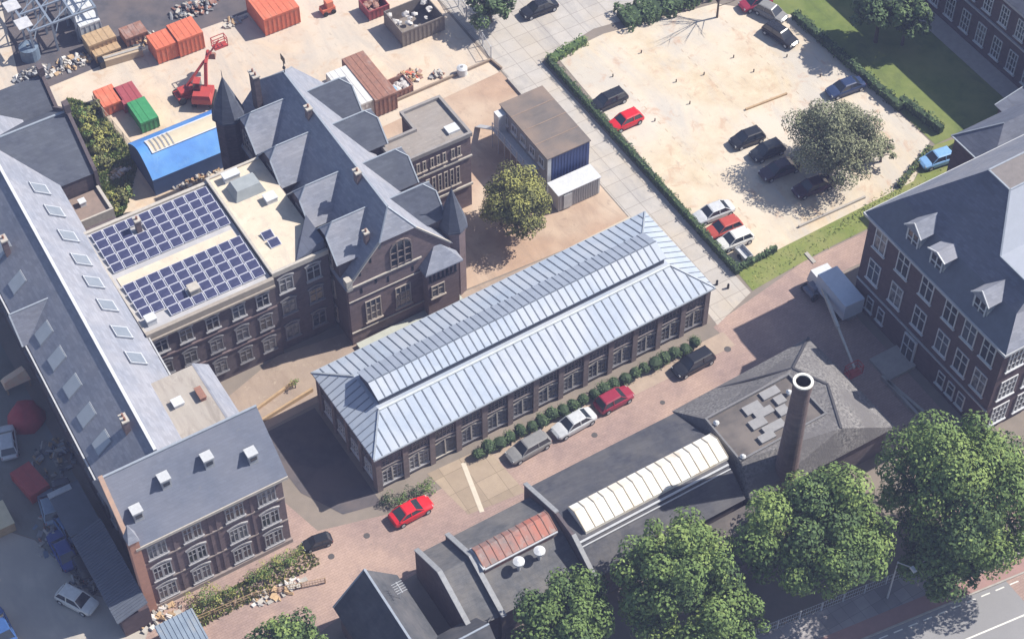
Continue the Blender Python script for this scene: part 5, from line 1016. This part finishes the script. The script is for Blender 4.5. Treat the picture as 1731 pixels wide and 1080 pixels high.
b = MB(); b.tube((0,0,0),(0,0,6.0),.1,.06,10); b.bar((0,0,5.9),(.5,-1.2,6.3),.08); b.build('pole', steel_light, lp); b = MB(); b.hull([(.3,-1.7,6.2),(.7,-1.7,6.2),(.7,-1.1,6.25),(.3,-1.1,6.25)],[(.35,-1.6,6.4),(.65,-1.6,6.4),(.65,-1.15,6.45),(.35,-1.15,6.45)]); b.build('lamp_head', white_p, lp)
for (X, Y, s_) in ((1212,478,'nearer the hall corner'),(1231,484,'nearer the slab joint')):
    p = G(X,Y,.3); b = MB(); b.tube((p.x,p.y,0),(p.x,p.y,.6),.14,.12,10); b.tube((p.x,p.y,.6),(p.x,p.y,.7),.12,.05,10); tag(b.build('bollard', black_p), 'black bollard on the paved path, '+s_, 'bollard', 'black bollards by the hall')

# ------------------------------------------------------------------ vegetation
def leaf_clumps(clumps, leaves, size, seed, dens=1.0):
    """clumps: (centre, radius, material); leaf quads spread over and inside each clump"""
    rnd = random.Random(seed); b = MB()
    for c, r, mi in clumps:
        n = int(leaves*(r*r)*dens)
        for k in range(n):
            d = Vector((rnd.gauss(0,1), rnd.gauss(0,1), rnd.gauss(0,1))).normalized(); q = r*(1-.55*rnd.random()**2.2)
            p = Vector(c)+Vector((d.x*q, d.y*q, d.z*q*.8)); s = size*rnd.uniform(.6,1.35)
            nn = (d+Vector((rnd.uniform(-.7,.7), rnd.uniform(-.7,.7), rnd.uniform(-.2,.9)))).normalized()
            t1 = nn.cross(Vector((rnd.uniform(-1,1),rnd.uniform(-1,1),rnd.uniform(-1,1)))).normalized(); t2 = nn.cross(t1)
            m = mi if rnd.random() < .8 else rnd.randrange(3)
            b.v += [p-t1*s, p-t2*s*.6, p+t1*s, p+t2*s*.6]; k0 = len(b.v)-4; b.f.append((k0,k0+1,k0+2,k0+3)); b.m.append(m)
    return b
def tree(label, X, Y, zc, r, h, mats, seed, leaf=.17, nclump=60, leaves=190, sparse=False, cat='tree', group=None, name='broadleaf_tree', flat=.85):
    c = G(X, Y, zc); rnd = random.Random(seed); t = thing(name, label, cat, (c.x, c.y, 0), group)
    trunk = MB(); tr_ = max(.12, r*.055); fork = Vector((c.x, c.y, max(.8, zc-r*.75)))
    trunk.tube((c.x+.1,c.y,0), fork, tr_*1.3, tr_, 10)
    clumps = []
    for i in range(nclump):
        u = rnd.uniform(-.55,1); a = i*2.39996+rnd.uniform(-.3,.3); q = math.sqrt(max(0,1-u*u)) if u > -.9 else .3
        rr = r*rnd.uniform(.58,.92)*(1+.10*math.sin(a*2+seed)+.06*math.sin(a*5+2*seed)); cr_ = r*rnd.choice([.14,.18,.22,.26,.32])
        p = Vector((c.x+math.cos(a)*q*rr, c.y+math.sin(a)*q*rr, zc+u*rr*flat))
        clumps.append((p, cr_, rnd.choice([0,0,1,1,2])))
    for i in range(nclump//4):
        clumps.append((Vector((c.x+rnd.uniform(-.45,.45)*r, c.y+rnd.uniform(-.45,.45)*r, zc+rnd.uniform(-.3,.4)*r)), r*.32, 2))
    for i in range(9):
        p = clumps[i*nclump//9][0]; mid = fork.lerp(p, .5)+Vector((0,0,.3)); trunk.tube(fork, mid, tr_*.6, tr_*.35, 6); trunk.tube(mid, p, tr_*.35, tr_*.12, 6)
    if sparse:
        for i in range(60):
            a = rnd.uniform(0,6.28); u = rnd.uniform(-.3,.95); q = math.sqrt(1-u*u)*r*rnd.uniform(.8,1.05); trunk.tube(fork.lerp(c,.4), (c.x+q*math.cos(a), c.y+q*math.sin(a), zc+u*r*.9), .05, .015, 4)
    trunk.build('trunk', bark, t)
    leaf_clumps(clumps, leaves, leaf, seed, .75 if sparse else 1).build('crown', mats, t)
    return t
gt = 'big green trees along the street'
tree('big green tree in front of the factory chimney',1380,900,8.0,6.3,13,L_GREEN,3,group=gt)
tree('huge green tree at the right edge by the street',1640,835,8.8,7.6,15,L_GREEN,4,nclump=64,group=gt)
tree('green tree at the bottom in front of the white ridge glazing',1148,985,7.4,5.9,12,L_GREEN,5,group=gt)
tree('darker tree at the bottom beside the round roof vents',952,1052,5.4,4.4,9,[L_GREEN[1],L_GREEN[1],L_GREEN[2]],6,group=gt)
tree('low tree hanging over the railing under the huge green tree',1600,945,5.6,4.2,9,[L_GREEN[1],L_GREEN[2],L_GREEN[2]],8,nclump=30,group=gt)
tree('lower green tree leaning over the railing at the bottom edge',1225,1050,5.0,3.6,8,[L_GREEN[1],L_GREEN[1],L_GREEN[2]],21,nclump=30,group=gt)
tree('green tree cut off by the bottom edge beside the steep roofed house',482,1092,4.2,3.7,8,L_GREEN,9,nclump=34)
tree('olive tree with a sparse grey green crown on the sandy lot',1412,238,4.6,4.9,9,L_SPARSE,11,leaf=.12,nclump=90,leaves=260,sparse=True)
tree('yellow olive tree in the courtyard behind the long hall',872,345,4.2,3.9,8,L_OLIVE,12,leaf=.13,nclump=80,leaves=260,sparse=True)
tree('dark green tree at the top edge beside the paved path',828,0,3.4,3.2,7,L_HEDGE,13,leaf=.2,nclump=30)
tree('dark tree at the left of the shaded lawn top edge',1490,15,5.0,3.6,8,L_HEDGE,14,leaf=.22,nclump=34)
tree('drooping dark tree further into the shaded lawn',1535,25,4.6,2.8,8,L_HEDGE,15,leaf=.22,nclump=26)
tree('small bushy tree where the lot hedge meets the shaded lawn',1492,252,2.0,1.5,3,L_SPARSE,16,leaf=.17,nclump=16)
# bare tree at the top of the lot
p = G(1212,30,0); t = thing('bare_tree','leafless young tree at the top of the sandy lot throwing a twiggy shadow','tree',(p.x,p.y,0)); b = MB(); rnd = random.Random(5); b.tube(p,p+Vector((0,0,3)),.14,.1,8); b.build('trunk', bark, t); b = MB()
for i in range(14):
    a = rnd.uniform(0,6.28); q = p+Vector((math.cos(a)*rnd.uniform(1.2,3.2),math.sin(a)*rnd.uniform(1.2,3.2),rnd.uniform(4,7))); b.tube(p+Vector((0,0,rnd.uniform(1.6,3))),q,.05,.02,5)
    for j in range(4): b.tube((p+Vector((0,0,2.6))).lerp(q,rnd.uniform(.4,.9)), q+Vector((rnd.uniform(-1,1),rnd.uniform(-1,1),rnd.uniform(-.2,.8))),.02,.01,4)
b.build('branches', bark, t)
def shrub(name, label, x, y, r, mats, seed, z=None, cat='bush', group=None, leaf=.08, sz=.9, dens=1500):
    rnd = random.Random(seed); z = r*.85 if z is None else z; t = thing(name, label, cat, (x, y, 0), group)
    b = MB(); b.tube((x,y,0),(x,y,z),.06,.04,6); b.build('stem', bark, t)
    cl = [(Vector((x+rnd.uniform(-.25,.25)*r, y+rnd.uniform(-.25,.25)*r, z+rnd.uniform(-.1,.25)*r)), r*rnd.uniform(.62,.8), rnd.choice([0,1,1,2])) for _ in range(6)] if name == 'round_bush' else [(Vector((x+rnd.uniform(-.95,.95)*r, y+rnd.uniform(-.75,.75)*r, z*rnd.uniform(.5,1.25))), r*rnd.uniform(.22,.5), rnd.choice([0,0,1,2])) for _ in range(15)]
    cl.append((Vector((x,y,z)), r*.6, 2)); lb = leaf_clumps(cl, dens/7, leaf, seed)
    if name == 'round_bush': lb.ball((x,y,z), r*.72, 10, 6, 2, .9, .12)
    lb.build('foliage', mats, t); return t
# clipped bushes along the hall: one of each kind is built, then copied
NB = 22; xb0, yb0, xb1, yb1 = -11.4, -12.55, 13.4, -12.3
protos = [shrub('round_bush', 'x', 0, 0, .86, L_HEDGE, 40+i, group='round bushes along the hall') for i in range(3)]
spots = [(xb0+(xb1-xb0)*i/(NB-1), yb0+(yb1-yb0)*i/(NB-1)+.12*math.sin(i*2.1)) for i in range(NB)]
near = ['beside the garage door', 'second bush from the garage door', 'third bush from the garage door, behind the grey bonnet', 'behind the grey car', 'behind the bonnet of the grey car', 'between the grey and silver cars, nearer the grey', 'between the grey and silver cars, nearer the silver', 'behind the silver car, near its tail', 'behind the middle of the silver car', 'in the gap between the silver and the dark red car', 'behind the tail of the dark red car', 'behind the middle of the dark red car', 'just past the dark red car', 'second bush past the dark red car', 'third bush past the dark red car', 'fourth bush past the dark red car', 'fifth bush past the dark red car', 'sixth bush past the dark red car', 'just before the black car', 'left of the tail of the black car', 'behind the black car', 'last bush of the row, at the far hall corner']
for i, (x, y) in enumerate(spots):
    o = protos[i] if i < 3 else copy_tree(protos[i % 3]); o.location = (x, y, 0); o.rotation_euler = (0, 0, i*1.3); o['label'] = 'clipped bush along the hall, '+near[i]
    q_ = .86+.3*((i*53 % 11)/11); o.scale = (q_, q_*.95, .85+.3*((i*37 % 10)/10))
gsh = 'shrubs at the near hall corner'
for i, (X, Y, r_, s_) in enumerate(((655,845,.9,'nearest the hall corner'),(680,843,.85,'behind its tail'),(700,832,.8,'behind its middle'),(722,822,.85,'at the end by the forecourt'))):
    q = G(X, Y, .6); shrub('leafy_shrub','leafy shrub in the bed by the bright red car, '+s_,q.x,q.y,r_,L_GREEN if i % 2 else L_HEDGE,60+i,group=gsh)
gs2 = 'shrubs below the corner block'
for i, (X, Y, r_, s_) in enumerate(((430,975,.9,'third from the left'),(455,962,1.1,'middle one'),(480,948,1.0,'second from the right'),(500,935,.8,'the rightmost, by the wall end'),(385,1000,.9,'second from the left'),(345,1015,1.3,'leftmost and largest'))):
    q = G(X, Y, .6); shrub('leafy_shrub','bright green shrub below the corner brick block, '+s_,q.x,q.y,r_,[L_OLIVE[0],L_GREEN[0],L_GREEN[1]],70+i,group=gs2)
gs3 = 'bushes of the overgrown strip'
for i, (X, Y, r_, s_) in enumerate(((150,195,1.3,'the farthest one'),(165,225,1.3,'second from the far end'),(180,250,1.3,'in the middle'),(172,275,1.0,'close to the gable wall'),(205,330,1.2,'in the sunny near corner'),(195,350,.8,'the nearest, by the terrace block'))):
    q = G(X, Y, .6); shrub('wild_bush','wild bush in the strip beside the blue tent hall, '+s_,q.x,q.y,r_,[L_OLIVE[0],L_GREEN[1],L_OLIVE[2]],80+i,group=gs3,leaf=.15)
def hedge(name, label, pts, w, h, mats, seed, dens=60, leaf=.13):
    rnd = random.Random(seed); b = MB(); core = MB()
    for p, q in zip(pts, pts[1:]):
        p = Vector((*p,0)); q = Vector((*q,0)); L_ = (q-p).length; d = (q-p)/L_; s = Vector((-d.y,d.x,0))
        core.bar(p+Vector((0,0,h*.45)), q+Vector((0,0,h*.45)), w*.7, h*.8, 2)
        for k in range(int(L_*dens)):
            t = rnd.random()*L_; bump_ = 1+.18*math.sin(t*2.3+seed)+.12*math.sin(t*5.1)
            if rnd.random() < .5: a = rnd.uniform(-.5,.5); c = p+d*t+s*w*a*bump_+Vector((0,0,h*bump_*rnd.uniform(.85,1.05))); n = Vector((rnd.uniform(-.6,.6),rnd.uniform(-.6,.6),1))
            else: sg = rnd.choice((-1,1)); c = p+d*t+s*w*.5*sg*bump_+Vector((0,0,h*rnd.random())); n = s*sg+Vector((rnd.uniform(-.5,.5),rnd.uniform(-.5,.5),rnd.uniform(-.2,.8)))
            n.normalize(); t1 = n.cross(Vector((rnd.uniform(-1,1),rnd.uniform(-1,1),.3))).normalized(); t2 = n.cross(t1); z = leaf*rnd.uniform(.7,1.4)
            k0 = len(b.v); b.v += [c-t1*z, c-t2*z*.6, c+t1*z, c+t2*z*.6]; b.f.append((k0,k0+1,k0+2,k0+3)); b.m.append(rnd.choice([0,1,1,2]))
    k0 = len(b.v); b.v += core.v; b.f += [tuple(i+k0 for i in f) for f in core.f]; b.m += core.m
    return tag(b.build(name, mats), label, 'hedge')
hedge('hedge','long narrow clipped hedge between the paved path and the sandy lot',[(22.75,29.6),(22.55,-6.9)],.65,.9,[L_GREEN[1],L_HEDGE[1],L_HEDGE[2]],1,110,.09)
hedge('hedge','short green hedge at the top left corner of the sandy lot',[(22.8,29.4),(28.0,30.2)],1.2,.8,L_GREEN,2,70)
hedge('hedge','dark hedge along the grassy slope at the right of the lot',[(50.6,21.2),(51.4,3.0)],1.0,1.1,L_HEDGE,3,70)
hedge('hedge','doubled hedge row running from the lot corner along the lawn',[(52.2,4.0),(53.0,-2.0)],.9,1.2,L_HEDGE,4,70)
hedge('hedge','short dark hedge along the front corner of the sandy lot',[(22.9,-6.5),(27.8,-6.3)],.5,.8,L_HEDGE,5,60)
hedge('hedge','scruffy low hedge along the front verge by the mansard building',[(44,-5.9),(50.5,-3.2)],.6,.6,[L_GREEN[1],L_OLIVE[2],L_HEDGE[2]],6,60)
hedge('hedge','dark planted bed at the top left of the sandy lot',px((1050,38),(1120,15),(1200,-18)),3.2,1.1,L_HEDGE,7,180,.18)
def tufts(name, poly_px, n, mats, seed, h=.25, z=.03):
    rnd = random.Random(seed); q = [Vector((*p,0)) for p in poly_px]; b = MB(); N = len(q)
    for k in range(n):
        i = rnd.randrange(1, N-1); u, v = rnd.random(), rnd.random()
        if u+v > 1: u, v = 1-u, 1-v
        c = q[0]+(q[i]-q[0])*u+(q[i+1]-q[0])*v; s = rnd.uniform(.08,.2); a = rnd.uniform(0,3.14); t1 = Vector((math.cos(a),math.sin(a),0))*s
        k0 = len(b.v); b.v += [c-t1+Vector((0,0,z)), c+t1+Vector((0,0,z)), c+Vector((rnd.uniform(-.1,.1),rnd.uniform(-.1,.1),z+h*rnd.uniform(.4,1.2)))]; b.f.append((k0,k0+1,k0+2)); b.m.append(rnd.randrange(3))
    return b.build(name, mats)
tag(tufts('grass', [(22.8,-9.2),(50,-8.6),(50,-4),(45,-6.2),(22.9,-6.7)], 700, [L_GREEN[0],L_GREEN[0],L_OLIVE[0]], 2, .08), 'grass on the verge in front of the sandy lot', 'grass', kind='stuff')
tag(tufts('weeds', px((150,300),(112,165),(165,180),(236,270),(222,320),(214,352),(190,392)), 7000, [L_OLIVE[1],L_GREEN[1],L_GREEN[0]], 3, .35), 'weeds covering the overgrown strip', 'weeds', kind='stuff')
tag(tufts('weeds', px((320,1030),(420,985),(520,930),(545,950),(440,1010),(340,1060)), 1500, [L_OLIVE[0],L_OLIVE[1],L_GREEN[0]], 4, .35), 'weeds along the foot of the corner block', 'weeds', kind='stuff')
q = G(499,650,.5); shrub('young_shrub','small upright yellow green shrub on the sandy strip behind the hall',q.x,q.y,.5,[L_OLIVE[0],L_GREEN[0],L_GREEN[1]],91,z=.9)

# ------------------------------------------------------------------ the thin blue air between camera and site
hz = MB(); hz.box(-420, -420, -1.2, 420, 420, CAM.z+8)
hm = bpy.data.materials.new('haze'); hm.use_nodes = True; hn = hm.node_tree; hn.nodes.clear()
ho = hn.nodes.new('ShaderNodeOutputMaterial'); hv = hn.nodes.new('ShaderNodeVolumePrincipled'); hv.inputs['Color'].default_value = (.46, .53, .9, 1); hv.inputs['Density'].default_value = .00048; hv.inputs['Anisotropy'].default_value = 0
hn.links.new(hv.outputs[0], ho.inputs['Volume']); tag(hz.build('haze', hm), 'thin pale blue haze over the whole site', 'haze', kind='stuff')
